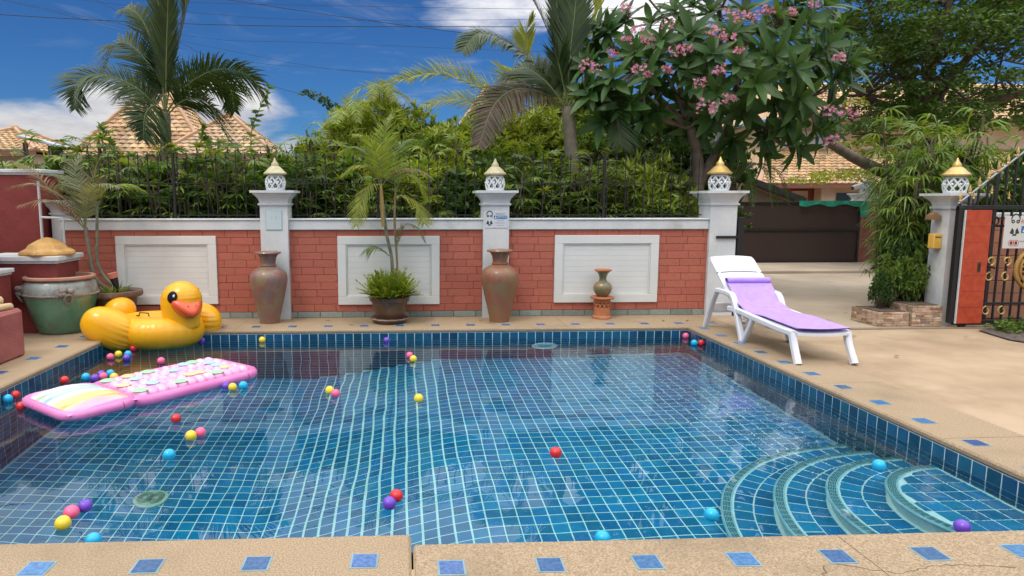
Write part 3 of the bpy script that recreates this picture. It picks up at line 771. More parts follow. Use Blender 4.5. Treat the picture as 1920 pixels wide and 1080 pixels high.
# scrolls and medallion
def ringb(m_, cx, cz, r, w, y=-.02, a0=0, a1=360, n=24, dec=0):
    m_.tube([(cx + (r - dec * i / n) * math.cos(R(a0 + (a1 - a0) * i / n)), y, cz + (r - dec * i / n) * math.sin(R(a0 + (a1 - a0) * i / n))) for i in range(n + 1)], w, 8)
for (x, z) in ((.46, .80), (.46, .61), (.46, 1.28), (.66, .80), (.66, .61), (.66, .20), (.46, .20)):
    m_ = MB(); ringb(m_, x, z, .055, .009, -.012, -90 if z > .7 else 90, 250 if z > .7 else 430, 24, .028); m_.build('scroll', gold if z < 1 else iron, gt)
m_ = MB(); cx, cz = 1.02, .70
ringb(m_, cx, cz, .25, .022, -.02, 0, 360, 40); ringb(m_, cx, cz, .19, .014, -.02, 0, 360, 36); ringb(m_, cx, cz, .10, .016, -.02, 0, 360, 28)
for k in range(8): ringb(m_, cx + .145 * math.cos(k * math.pi / 4), cz + .145 * math.sin(k * math.pi / 4), .035, .010, -.02, 0, 360, 14)
m_.sphere((cx, -.02, cz), (.05, .03, .05), 14, 8); m_.build('medallion', mat('bronze_gold', (.40, .21, .05), .4, (.5, .3, .08), 9, .3, 50, metal=.4), gt)
# sign on the gate
t = thing('gate_sign', 'white notice sign with black figure icons hung on the black gate', 'sign', (7.30, GY - .05, 1.14))
m_ = MB(); m_.box(-.255, .255, -.006, 0, -.19, .19, .003); m_.build('board', mat('gate_sign_white', (.60, .60, .57), .5), t)
icons(t, -.125, .015, .50, -.0068).build('figure', sgk, t, smooth=False)['kind'] = 'stuff'
m_ = MB(); m_.quad(*[(x, -.0068, z) for x, z in ((-.165, -.165), (-.075, -.165), (-.075, -.163), (-.165, -.163))])
for cx_ in (-.155, -.095):
    for i in range(20):
        a, b = R(18 * i), R(18 * i + 18)
        m_.quad(*[(cx_ + q * math.cos(g), -.007, -.125 + q * math.sin(g)) for q, g in ((.030, a), (.037, a), (.037, b), (.030, b))])
m_.build('red_ring', sgr_, t, smooth=False)
m_ = MB()
for cx_ in (-.155, -.095):
    k = m_.vs([(cx_ + .018 * math.cos(a), -.0072, -.125 + .022 * math.sin(a)) for a in [i * .6283 for i in range(10)]]); m_.face(*range(k, k + 10))
m_.build('red_spot', mat('sign_dark_red', (.20, .03, .03), .5), t, smooth=False)
text('lettering', 'REMINDER', .062, sgr_, t, (.09, -.0075, .125)); text('small_print', 'NO ENTRY WITHOUT MASK', .022, sgg, t, (.09, -.0075, -.105)); text('small_print', 'THANK YOU', .022, sgg, t, (.09, -.0075, -.145))
m_ = MB(); m_.box(-.045, .23, -.0085, -.0065, -.005, .075); m_.build('blue_bar', sgb, t, smooth=False)
m_ = MB(); k = m_.vs([(-.03, -.0092, .005), (.025, -.0092, .005), (-.002, -.0092, .062)]); m_.face(k, k + 1, k + 2); m_.build('triangle', wht, t, smooth=False)
text('lettering', 'NOTICE', .055, wht, t, (.13, -.0092, .035))
# clad wall behind the gate
t = thing('boundary_wall', 'salmon pink boarded wall behind the black gate', 'wall', (6.98, 8.25, 0))
m_ = MB(); m_.box(0, 5, 0, .2, -.01, 1.30); m_.build('core', mat('salmon_joint', (.22, .09, .05), .8), t, smooth=False)
salm = mat('salmon_board', (.55, .24, .14), .7, (.62, .29, .18), 6, .4, 60, rand=.1)
for r in range(8):
    for q in range(5):
        m_ = MB(); x0 = q * 1.0 + (.35 if r % 2 else 0); m_.box(x0 + .003, min(x0 + .997, 5), -.014, 0, .02 + r * .16 + .003, .02 + (r + 1) * .16 - .003, .005); m_.build('board', salm, t)
m_ = MB(); m_.box(-.0, 5, -.03, .23, 1.302, 1.36, .006); m_.build('coping', white, t)
t = thing('wall_lamp', 'small brown wall lamp on the side of the right white pillar', 'lamp', (6.475, 8.08, 1.33))
m_ = MB(); m_.lathe([(.06, -.05), (.055, .0), (.02, .04), (.0, .05)], 4, sq=True); m_.build('shade', mat('brown_metal', (.22, .12, .06), .5), t)
m_ = MB(); m_.box(.0, .075, -.02, .02, -.03, .01); m_.build('bracket', iron, t, smooth=False)
t = thing('letter_box', 'small yellow box hung on the side of the right white pillar', 'box', (6.475, 8.05, 1.02))
m_ = MB(); m_.box(-.03, .073, -.05, .05, -.09, .09, .008); m_.build('box', mat('yellow_box', (.68, .40, .06), .5, (.75, .47, .1), 6), t)
m_ = MB(); m_.box(-.015, .058, -.0535, -.0505, .045, .055); m_.build('slot', mat('black', (.01, .01, .01), .5), t, smooth=False)
# latch bar on pillar 3
t = thing('gate_post', 'dark gate post with a latch bar beside the pillar behind the lounger', 'gate post', (4.40, 8.78, 0))
m_ = MB(); m_.box(-.04, .04, -.05, .05, 0, 1.30, .006); m_.build('post', iron, t)
m_ = MB(); m_.box(-.33, -.03, -.065, -.045, 1.02, 1.055, .003); m_.build('latch_bar', iron, t)
# low planters of split stone
stone = mat('split_stone', (.42, .27, .17), .8, (.55, .42, .30), 14, .8, 60, rand=.45, grime=(.30, .13, .08), gscale=9)
sj = mat('stone_joint', (.30, .22, .15), .9)
for (nm, lb, x0, x1, y0, hgt, d_) in (('stone_planter', 'lower left planter wall of thin split stone', 5.72, 6.12, 7.86, .17, .5), ('stone_planter', 'taller planter wall of split stone against the white pillar', 6.125, 6.50, 7.83, .25, .55)):
    t = thing(nm, lb, 'planter', (x0, y0, 0), group='split stone planter walls')
    m_ = MB(); m_.box(.004, x1 - x0 - .004, .012, d_, -.01, hgt - .004); m_.build('core', sj, t, smooth=False)
    nr = round(hgt / .028); rh = hgt / nr
    for r in range(nr):
        x = -rnd.uniform(0, .05)
        while x < x1 - x0 - .01:
            w = rnd.uniform(.07, .12); xa, xb = max(x, 0), min(x + w, x1 - x0); x += w
            if xb - xa < .015: continue
            m_ = MB(); o_ = rnd.uniform(0, .006); m_.box(xa + .0015, xb - .0015, -o_, .012, r * rh + .0015, (r + 1) * rh - .0015, .002); m_.build('stone', stone, t)
        for yy in range(5):
            m_ = MB(); o_ = rnd.uniform(0, .006); m_.box(-o_, .0035, .014 + yy * .095, .105 + yy * .095, r * rh + .0015, (r + 1) * rh - .0015, .001); m_.build('stone', stone, t)
    m_ = MB(); m_.box(.03, x1 - x0 - .03, .04, d_ - .03, hgt - .003, hgt + .006); m_.build('soil', earth, t, smooth=False)
# threshold and mulch
m_ = MB(); m_.box(4.42, 8.2, 7.70, 7.735, -.01, .004, .001); m_.build('gate_track', mat('rail_rust', (.30, .22, .15), .6), smooth=False)['kind'] = 'structure'
m_ = MB(); k = m_.vs([(6.72, 7.55, .003), (6.60, 7.0, .003), (6.75, 6.6, .003), (7.4, 6.3, .003), (9, 6.2, .003), (9, 8.2, .003), (7.6, 8.2, .003), (7.0, 7.66, .003)]); m_.face(*range(k, k + 8))
m_.build('mulch_bed', mat('mulch', (.06, .045, .035), .95, (.16, .13, .11), 25, 1, 60, ndetail=6), smooth=False)['kind'] = 'structure'

# ------------------------------------------------------------------ far side of the street
brown = mat('brown_mesh_cloth', (.040, .024, .020), .8, (.055, .034, .026), 40, .5, 200, grime=(.10, .055, .035), gscale=1.0, gfac=(.62, .85))  # sparse noise patches here are lighter than the cloth
t = thing('driveway_gate', 'wide dark brown driveway gate across the street', 'gate', (9.4, 15.95, 0))
m_ = MB(); m_.box(-1.55, 1.55, 0, .03, .06, 1.46); m_.build('cloth', brown, t, smooth=False)
m_ = MB()
for z in (.03, .80, 1.45): m_.box(-1.56, 1.56, -.03, .0, z, z + .05, .006)
for x in (-1.56, 1.51): m_.box(x, x + .05, -.032, -.0, .08, 1.45, .006)
m_.build('frame', iron, t)
grn = mat('green_netting', (.01, .26, .16), .7, (.02, .34, .22), 12, .8, 30)
t = thing('green_netting', 'strip of green netting folded over the top right of the brown gate', 'netting', (10.1, 15.90, 1.46))
m_ = MB(); m_.surf(lambda u, v: (-.72 + 1.72 * u, -.03 - .02 * math.sin(u * 30) * v, .06 - v * (.11 + .03 * math.sin(u * 17))), 60, 4); m_.surf(lambda u, v: (.78 + .22 * u, -.05 - .02 * math.sin(v * 9), .06 - v * .38), 8, 10); m_.build('netting', grn, t)
def rpillar(lb, x, y, h, w=.24):
    t = pillar('street_pillar', lb, x, y, w, h, mat('brown_red_brick', (.20, .065, .045), .75, (.26, .09, .06), 12, .4, 40), white, 0, w + .08)
    return t
rpillar('brown brick pillar with a white cap at the right of the driveway gate', 11.28, 16.2, 1.70)
lantern('small grey-blue lantern on the far brick pillar', (11.28, 16.2, 1.70), 1.25, ochre, cer2)
t = thing('security_camera', 'white security camera on the far brick pillar', 'camera', (10.95, 16.0, 1.80))
m_ = MB(); m_.tube([(-.22, -.03, .02), (.03, 0, .1)], .06, 10); m_.build('housing', sgw, t); m_ = MB(); m_.tube([(-.235, -.032, .016), (-.221, -.03, .02)], .045, 10); m_.build('lens', sgk, t)
m_ = MB(); m_.tube([(.0, 0, .06), (.05, .1, -.1)], .018, 6); m_.build('bracket', sgw, t)
t = thing('street_wall', 'dark red wall right of the far brick pillar', 'wall', (13.6, 16.3, 0))
m_ = MB(); m_.box(-2.05, 5, 0, .25, 0, 1.35); m_.build('wall', terr_red, t, smooth=False); m_ = MB(); moulding(m_, -2.05, 5, 0, .25, 1.35); m_.build('coping', white, t)

def tiledroof(parent, A, B, C_, D, m, nu, nv, name='roof_tiles', lift=.035):
    """courses of separate tiles on the quad A (eave left) B (eave right) C (ridge right) D (ridge left)"""
    A, B, C_, D = map(Vector, (A, B, C_, D)); N_ = (B - A).cross(D - A).normalized(); mb = MB()
    if N_.z < 0: N_ = -N_
    for j in range(nv):
        va, vb = j / nv, (j + 1.15) / nv
        La, Ra = A.lerp(D, va), B.lerp(C_, va); Lb, Rb = A.lerp(D, min(vb, 1)), B.lerp(C_, min(vb, 1))
        n = max(1, round(nu * (Ra - La).length / (B - A).length))
        for i in range(n):
            ua, ub = i / n, (i + .96) / n; um = (ua + ub) / 2; o1 = N_ * (lift + rnd.uniform(-.006, .006)); hmp = N_ * lift * .9
            k = mb.vs([La.lerp(Ra, ua) + o1, La.lerp(Ra, um) + o1 + hmp, La.lerp(Ra, ub) + o1, Lb.lerp(Rb, ub) + N_ * .004, Lb.lerp(Rb, um) + N_ * .004 + hmp * .7, Lb.lerp(Rb, ua) + N_ * .004,
                       La.lerp(Ra, ua), La.lerp(Ra, um) + hmp * .2, La.lerp(Ra, ub)])
            mb.face(k, k + 1, k + 4, k + 5); mb.face(k + 1, k + 2, k + 3, k + 4); mb.face(k + 6, k + 7, k + 1, k); mb.face(k + 7, k + 8, k + 2, k + 1)
    o = mb.build(name, m, parent, smooth=False, world=True); o['kind'] = 'stuff'; return o
tile_or = mat('orange_roof_tile', (.50, .31, .155), .8, (.56, .40, .23), 2.0, .3, 20, isl=.28, grime=(.34, .24, .17), gscale=2.2, gfac=(.5, .7))
tile_pk = mat('pink_roof_tile', (.50, .33, .19), .8, (.55, .41, .26), 2.0, .3, 20, isl=.25, grime=(.36, .27, .21), gscale=2.2, gfac=(.5, .7))
cream = mat('cream_wall', (.60, .47, .33), .8, (.66, .54, .40), 2, .2, 20)
redw = mat('house_red_wall', (.34, .085, .055), .8, (.40, .11, .07), 2, .2, 20)
ridge = mat('ridge_tile', (.46, .28, .17), .8, (.52, .34, .22), 4)
glassd = mat('dark_window', (.03, .035, .04), .08, spec=.9)
def hiproof(label, nm, cx, cyy, hw, hd, ze, za, tm, wallm, nu=26, nv=22, wall_h=2.0):
    t = thing(nm, label, 'house', (cx, cyy, 0))
    ap = Vector((cx, cyy, za)); c_ = [Vector((cx + sx_ * hw, cyy + sy_ * hd, ze)) for sx_, sy_ in ((-1, -1), (1, -1), (1, 1), (-1, 1))]
    m_ = MB(); m_.box(cx - hw * .88, cx + hw * .88, cyy - hd * .88, cyy + hd * .88, 0, ze - .05); m_.build('wall', wallm, t, smooth=False, world=True)
    m_ = MB()
    k = m_.vs(c_ + [ap]); [m_.face(k + i, k + (i + 1) % 4, k + 4) for i in range(4)]; m_.face(k + 3, k + 2, k + 1, k)
    rf = m_.build('roof', tm, t, smooth=False, world=True)
    for i in range(4):
        a, b = c_[i], c_[(i + 1) % 4]
        if i != 2: tiledroof(rf, a, b, ap + (b - a) * .004, ap - (b - a) * .004, tm, nu, nv)
    m_ = MB(); 
    for i in range(4): m_.tube([c_[i] + Vector((0, 0, .05)), ap + Vector((0, 0, .06))], .055, 6)
    m_.sphere(ap + Vector((0, 0, .06)), .10, 8, 6); m_.build('ridge', ridge, rf, world=True)
    m_ = MB(); m_.box(cx - hw, cx + hw, cyy - hd - .01, cyy - hd + .01, ze - .13, ze - .01); m_.build('fascia', mat('brown_fascia', (.22, .10, .07), .7), t, smooth=False, world=True)
    return t
hA = hiproof('house with the tallest pointed tiled roof behind the left palm', 'neighbour_house', -6.90, 20.1, 1.78, 1.78, 2.66, 4.95, tile_or, cream, 17, 20)
hB = hiproof('house with the smaller pointed pinkish roof right of the left palm', 'neighbour_house', -4.75, 19.2, 1.45, 1.45, 2.68, 3.84, tile_pk, cream, 15, 12)
hC = hiproof('house with a low orange roof at the far left edge', 'neighbour_house', -10.7, 19.6, 1.55, 2.0, 2.75, 3.45, tile_or, cream, 16, 10)
hD = hiproof('house with a greyish roof peak seen between the middle palm fronds', 'neighbour_house', 2.35, 20, 1.3, 1.4, 2.9, 4.7, mat('brown_grey_roof', (.40, .29, .23), .85, (.48, .36, .28), 2, .3, 20, isl=.15), cream, 20, 20)
# small dark kiosk roof at left
t = thing('garden_kiosk', 'small kiosk with a grey roof behind the far left fronds', 'kiosk', tuple(V(95, 378, 13).xy) + (0,))
o_ = t.location; m_ = MB(); m_.box(-.35, .35, -.3, .3, 2.55, 2.60, .01); m_.v = [(x, y, z + (x * -.25)) for x, y, z in m_.v]; m_.build('roof', mat('grey_sheet', (.45, .50, .55), .5), t)
m_ = MB(); m_.box(.12, .30, -.2, -.02, 0, 2.5); m_.box(-.32, -.26, -.2, -.14, 0, 2.55); m_.build('post', mat('near_black_matt', (.03, .025, .025), .8), t, smooth=False)
# house across the street on the right
hr = thing('corner_house', 'red and cream house with an orange tiled roof beyond the driveway gate', 'house', (15.2, 22.5, 0))
def bxw(nm, m, x0, x1, y0, y1, z0_, z1_, par=hr, bev=0):
    q = MB(); q.box(x0, x1, y0, y1, z0_, z1_, bev); return q.build(nm, m, par, smooth=False, world=True)
bxw('wall', redw, 10.9, 24, 22.0, 26, 0, 2.12)
def e(px, py, y): return V(px, py, y)
# lower roof
A_ = e(1425, 345, 21.2); A_.x = e(1425, 345, 21.2).x; B_ = Vector((24, 21.2, A_.z)); D_ = Vector((13.0, 24.2, 3.62)); C2 = Vector((24, 24.2, 3.62))
m_ = MB(); m_.quad(A_, B_, C2, D_); m_.quad(A_, D_, Vector((13.0, 27, 3.6)), Vector((A_.x, 28, A_.z))); rf = m_.build('lower_roof', tile_or, hr, smooth=False, world=True)
tiledroof(rf, A_, B_, C2, D_, tile_or, 60, 16)
m_ = MB(); m_.tube([A_ + Vector((0, 0, .05)), D_ + Vector((0, 0, .08))], .07, 6); m_.build('ridge', ridge, rf, world=True)
bxw('fascia', mat('brown_fascia', (.22, .10, .07), .7), A_.x, 24, 21.18, 21.2, A_.z - .13, A_.z - .005)
bxw('soffit', mat('brown_fascia', (.22, .10, .07), .7), A_.x + .1, 24, 21.21, 22.0, A_.z - .12, A_.z - .08)
bxw('upper_wall', cream, 12.9, 24, 23.6, 27, 2.6, 4.35)
x0, x1 = e(1480, 300, 23.55).x, e(1540, 300, 23.55).x
bxw('upper_panel', mat('pale_grey_panel', (.52, .53, .55), .6), x0, x1, 23.54, 23.6, 3.0, 3.95)
A_ = Vector((12.3, 22.9, 4.30)); m_ = MB(); B_ = Vector((24, 22.9, 4.30)); C2 = Vector((24, 26, 6.0)); D_ = Vector((14.4, 26, 6.0)); m_.quad(A_, B_, C2, D_); m_.quad(A_, D_, Vector((14.4, 28, 6)), Vector((12.3, 28, 4.3)))
rf = m_.build('upper_roof', tile_or, hr, smooth=False, world=True); tiledroof(rf, A_, B_, C2, D_, tile_or, 56, 14)
bxw('fascia', mat('brown_fascia', (.22, .10, .07), .7), 12.3, 24, 22.88, 22.9, 4.14, 4.295)
for px_ in (1542, 1715):
    c_ = e(px_, 370, 21.8).x; bxw('column', cream, c_ - .23, c_ + .23, 21.5, 21.9, 0, A_.z if 0 else 2.08)
wx0, wx1 = e(1562, 370, 21.95).x, e(1612, 370, 21.95).x
wf = bxw('window_frame', cream, wx0 - .12, wx1 + .12, 21.93, 21.998, .6, 1.95); bxw('pane', glassd, wx0 + .10, wx1 - .05, 21.91, 21.929, .75, 1.78, wf)
wx0, wx1 = e(1485, 370, 21.95).x, e(1508, 370, 21.95).x
wf = bxw('window_frame', cream, wx0, wx1 + .1, 21.93, 21.998, .6, 1.85); bxw('pane', glassd, wx0 + .1, wx1 - .03, 21.91, 21.929, .75, 1.68, wf)
# carport
t = thing('carport', 'carport with a dark green sloping roof edge behind the driveway gate', 'carport', (9.6, 18.2, 0))
a, b = V(1405, 342, 18), V(1512, 382, 18); d_ = Vector((0, 3, 0)); n_ = Vector((.0, 0, .16))
m_ = MB()
k = m_.vs([a, b, b + d_, a + d_, a + n_, b + n_, b + d_ + n_, a + d_ + n_])
for f in ((0, 1, 5, 4), (1, 2, 6, 5), (4, 5, 6, 7), (3, 2, 1, 0), (0, 4, 7, 3), (2, 3, 7, 6)): m_.face(*[k + i for i in f])
m_.build('roof', mat('dark_green_sheet', (.028, .035, .03), .45, (.05, .055, .045), 9), t, smooth=False, world=True)
m_ = MB(); m_.box(a.x - 1.2, b.x - .1, 18.4, 18.5, 0, b.z); k = m_.vs([(a.x - 1.2, 18.39, b.z), (b.x - .1, 18.39, b.z), (a.x, 18.39, a.z - .02), (a.x - 1.2, 18.39, a.z - .02)]); m_.face(k, k + 1, k + 2, k + 3)
m_.build('side_wall', mat('khaki_wall', (.23, .20, .13), .8, (.28, .24, .16), 2), t, smooth=False, world=True)

# overhead cables
cab = mat('cable_black', (.02, .02, .025), .6)
cabs = [((190, 38), (860, 50), (1400, 40), 'thick cable crossing the whole sky just under the top edge', .020), ((60, -12), (700, 12), (1300, 12), 'highest thin cable, running almost level', .009),
        ((380, 85), (760, 140), (1300, 120), 'thin cable sagging just above the middle yellow frond', .008), ((350, 22), (760, 38), (1500, 20), 'thin cable just above the thick one', .009),
        ((430, 0), (660, 34), (900, 66), 'slanting cable dropping from the top edge towards the middle palm', .016), ((360, 68), (600, 80), (1250, 100), 'thin cable midway between the thick one and the lowest', .008),
        ((300, 60), (480, 150), (640, 195), 'steep slanting cable ending in the creeper behind the hedge', .011), ((1480, 45), (1700, 22), (1960, 2), 'pale cable rising to the right through the rain tree', .010), ((380, 100), (600, 128), (900, 138), 'faint cable under the midway one', .006)]
for (a, b, c, lb, r) in cabs:
    YY = 16 + rnd.uniform(-1, 1); pts = [V(a[0], a[1], YY), V(b[0], b[1], YY), V(c[0], c[1], YY)]
    if 'steep' not in lb and 'slanting' not in lb:
        dl = pts[1] - pts[0]; pts = [pts[0] - dl * 1.5 + Vector((0, 0, .6))] + pts + [pts[-1] + (pts[2] - pts[1]) * 1.4 + Vector((0, 0, .6))]
    elif 'steep' in lb: pts = [pts[0] + (pts[0] - pts[1]) * 2.5] + pts
    else: pts = [pts[0] + (pts[0] - pts[1]) * 2] + pts
    t = thing('overhead_cable', lb, 'cable', (0, YY, 4)); m_ = MB(); m_.tube(smoothpts(pts, 8), r * .42, 5); m_.build('wire', cab, t, world=True)

# ================================================================== POTS AND THINGS ON THE DECK
urnm = mat('weathered_urn', (.24, .095, .065), .45, (.20, .13, .11), 9, .6, 40, coat=.45, grime=(.23, .19, .085), gscale=7, gfac=(.46, .66))
urnm2 = mat('terracotta_urn', (.27, .085, .05), .5, (.25, .13, .06), 5, .6, 40, coat=.35, grime=(.19, .16, .08), gscale=6, gfac=(.46, .66))
def urn(label, x, y, s, m):
    t = thing('tall_urn', label, 'urn', (x, y, 0), group='tall glazed urns in front of the pillars')
    pr = [(.10, 0), (.118, .004), (.120, .03), (.145, .15), (.185, .32), (.215, .46), (.225, .53), (.218, .585), (.19, .63), (.14, .665), (.095, .685), (.088, .70), (.088, .735), (.097, .79), (.125, .835)]
    m_ = MB(); m_.lathe([(r * s, z * s) for r, z in pr] + [(.125 * s, .838 * s), (.085 * s, .80 * s), (.03 * s, .70 * s), (0.001, .69 * s)], 48, wob=lambda r, z, a: r * (1 + .006 * math.sin(3 * a + z * 9))); m_.build('body', m, t)
    m_ = MB(); m_.lathe([(.12 * s, .833 * s), (.152 * s, .838 * s), (.158 * s, .85 * s), (.150 * s, .862 * s), (.125 * s, .858 * s), (.11 * s, .84 * s)], 48); m_.build('rim', m, t)
    m_ = MB(); m_.lathe([(.088 * s, .690 * s), (.100 * s, .694 * s), (.100 * s, .702 * s), (.088 * s, .708 * s)], 40); m_.build('collar', m, t)
urn('left tall urn with mottled mauve and olive glaze, before the plaque pillar', W(507, 604).x, 8.46, 1.03, urnm)
urn('right tall urn with a browner terracotta shoulder, before the notice pillar', W(937, 603).x, 8.43, 1.05, urnm2)
# small vase on stand
tc_ = mat('terracotta', (.42, .14, .055), .75, (.50, .19, .08), 8, .5, 60, grime=(.28, .10, .05), gscale=6)
x_, y_ = 2.545, 8.60
t = thing('pierced_stand', 'terracotta stand with pierced scrollwork against the right white panel', 'stand', (x_, y_, 0))
m_ = MB(); m_.lathe([(.118, 0), (.125, .004), (.122, .025), (.105, .04), (.104, .15)], 36); m_.lathe([(.104, .212), (.106, .245), (.110, .25), (.150, .258), (.155, .27), (.150, .282), (.0, .284)], 36)
for k in range(12):
    a = k * math.pi / 6
    for sgn in (-1, 1):
        pts = [(.101 * math.cos(a + sgn * .26 * q), .101 * math.sin(a + sgn * .26 * q), .148 + .066 * q) for q in (0, .5, 1)]; m_.tube(pts, .009, 6)
    m_.sphere((.101 * math.cos(a), .101 * math.sin(a), .181), .013, 8, 6)
m_.build('body', tc_, t)
vg = mat('green_brown_glaze', (.10, .13, .07), .3, (.27, .16, .07), 9, .3, 50, coat=.5, grime=(.30, .22, .08), gscale=9)
t = thing('small_vase', 'small green-brown vase with a flared mouth on the pierced stand', 'vase', (x_, y_, .284))
m_ = MB(); m_.lathe([(.065, 0), (.07, .01), (.105, .05), (.122, .10), (.115, .145), (.085, .18), (.052, .20), (.045, .22), (.048, .26), (.065, .30), (.095, .33)], 40)
m_.build('body', vg, t); m_ = MB(); m_.lathe([(.09, .325), (.108, .335), (.112, .347), (.10, .352), (.06, .31), (.03, .25), (.001, .24)], 40); m_.build('rim', tc_, t)

# centre pot with saucer
potb = mat('brown_glazed_pot', (.085, .040, .020), .3, (.13, .065, .032), 5, .3, 40, coat=.5, grime=(.20, .13, .06), gscale=5)
cpx, cpy = W(731, 603).x, 8.42
t = thing('saucer', 'scallop-edged brown saucer under the middle plant pot', 'saucer', (cpx, cpy, 0))
m_ = MB(); m_.lathe([(.15, 0), (.20, .012), (.235, .05), (.245, .055), (.235, .068), (.20, .04), (.001, .035)], 60, wob=lambda r, z, a: r * (1 + (.03 if z > .04 else 0) * math.sin(14 * a))); m_.build('dish', mat('saucer_clay', (.17, .10, .07), .5, (.26, .18, .14), 8, .3, 40), t)
t = thing('plant_pot', 'brown glazed pot with wavy rim on a saucer before the middle panel', 'pot', (cpx, cpy, .036))
m_ = MB(); m_.lathe([(.165, 0), (.175, .01), (.20, .12), (.225, .235)], 44)
m_.build('body', potb, t); m_ = MB(); m_.lathe([(.22, .232), (.243, .238), (.250, .255), (.252, .29), (.24, .30), (.222, .29), (.22, .25)], 48, wob=lambda r, z, a: r * (1 + .012 * math.sin(12 * a))); m_.build('rim', potb, t)
m_ = MB(); m_.lathe([(.001, .25), (.225, .26), (.001, .275)], 24); m_.build('soil', earth, t)

# green jar with handles
jx, jy = -3.99, 8.00
gj = mat('celadon_glaze', (.06, .21, .125), .3, (.13, .29, .19), 4, .4, 50, coat=.6, grime=(.12, .12, .085), gscale=3.5, gfac=(.45, .7))
gj2 = mat('celadon_shoulder', (.24, .29, .26), .35, (.33, .37, .34), 4, .5, 50, coat=.5, grime=(.17, .14, .11), gscale=6, gfac=(.45, .65))
t = thing('green_jar', 'big green-glazed jar with rope band and lion handles at the left corner', 'jar', (jx, jy, 0))
m_ = MB(); m_.lathe([(.24, 0), (.25, .006), (.265, .04), (.315, .18), (.365, .34), (.385, .435)], 56); m_.build('body', gj, t)
m_ = MB(); m_.lathe([(.384, .434), (.387, .47), (.384, .53), (.365, .585), (.335, .615)], 56); m_.build('shoulder', gj2, t)
m_ = MB(); m_.lathe([(.33, .612), (.365, .618), (.378, .632), (.375, .652), (.35, .662), (.33, .655), (.325, .62), (.30, .56), (.001, .54)], 56); m_.build('rim', mat('jar_rim', (.42, .16, .10), .55, (.36, .23, .16), 6, .4, 60, grime=(.30, .30, .26), gscale=6), t)
m_ = MB()
for s_ in (0, 1):
    m_.tube([((.390 + .006 * math.cos(i * .9 + s_ * math.pi)) * math.cos(2 * math.pi * i / 220), (.390 + .006 * math.cos(i * .9 + s_ * math.pi)) * math.sin(2 * math.pi * i / 220), .452 + .008 * math.sin(i * .9 + s_ * math.pi)) for i in range(221)], .008, 5, False)
m_.build('rope_band', mat('rope_glaze', (.22, .17, .13), .5, (.33, .27, .22), 9, .5, 80), t)
hmat = mat('handle_glaze', (.20, .17, .14), .5, (.32, .28, .24), 12, 1, 60)
for ang in (-2.75, -.95):
    m_ = MB()
    for k in range(26):
        m_.sphere((rnd.uniform(-.02, .05), rnd.uniform(-.07, .07), rnd.uniform(-.03, .045)), rnd.uniform(.018, .034), 8, 6)
    m_.tube([(.03 + .03 * math.sin(a), .04 * math.cos(a), -.02 + .055 * math.sin(a * 1.0) - .05) for a in [i * .5 for i in range(14)]], .013, 8)
    m_.build('handle', hmat, t, loc=(.385 * math.cos(ang), .385 * math.sin(ang), .49), rot=(0, 0, ang))
# dark pot behind
bx_, by_ = -3.56, 8.40
t = thing('plant_pot', 'dark brown pot with a broken-looking wide rim behind the duck', 'pot', (bx_, by_, 0))
m_ = MB(); m_.lathe([(.17, 0), (.18, .01), (.24, .22), (.28, .36)], 40); m_.build('body', potb, t)
m_ = MB(); m_.lathe([(.275, .355), (.32, .36), (.335, .385), (.33, .425), (.305, .43), (.28, .40), (.28, .37)], 52, wob=lambda r, z, a: r * (1 + .022 * math.sin(9 * a + 1))); m_.build('rim', mat('rim_clay', (.12, .075, .055), .6, (.19, .13, .10), 7, .6, 50), t)
m_ = MB(); m_.lathe([(.001, .37), (.28, .38), (.001, .40)], 24); m_.build('soil', earth, t)
t = thing('spotlight', 'black garden spotlight with a terracotta coloured cap stuck in the dark pot', 'spotlight', (V(220, 533, 8.26).x, 8.26, .40))
bl = mat('black_plastic', (.015, .015, .017), .4)
m_ = MB(); m_.tube([(0, 0, 0), (.0, 0, .07), (-.01, 0, .10)], [.012, .02, .026], 10); m_.tube([(-.01, 0, .09), (-.035, -.01, .20)], [.032, .048], 14); m_.build('body', bl, t)
m_ = MB(); m_.tube([(-.033, -.01, .195), (-.047, -.015, .255)], [.052, .062], 16); m_.build('cap', mat('lamp_cap', (.50, .19, .13), .6), t)

# ------------------------------------------------------------------ DUCK
yel = mat('yellow_vinyl', (.84, .39, .006), .33, (.84, .43, .010), 2, 0, spec=.5, coat=.2, sss=.12)
def vinyl_creases(m, scale, dist):
    t = NT(m.node_tree); p = [n for n in t.n if n.type == 'BSDF_PRINCIPLED'][0]
    co = t.new('ShaderNodeTexCoord').outputs['Object']; b = t.new('ShaderNodeBump'); b.inputs['Strength'].default_value = .55; b.inputs['Distance'].default_value = dist
    mp = t.new('ShaderNodeMapping'); t.put(mp.inputs[0], co); mp.inputs['Scale'].default_value = scale
    t.put(b.inputs['Height'], t.noise(mp.outputs[0], 1, 2, .4)); t.l.new(b.outputs[0], p.inputs['Normal'])
vinyl_creases(yel, (9, 9, 1.4), .012)
dk = thing('duck_float', 'big yellow inflatable duck with an orange beak in the far left corner', 'inflatable duck', (-2.86, 7.86, WZ))
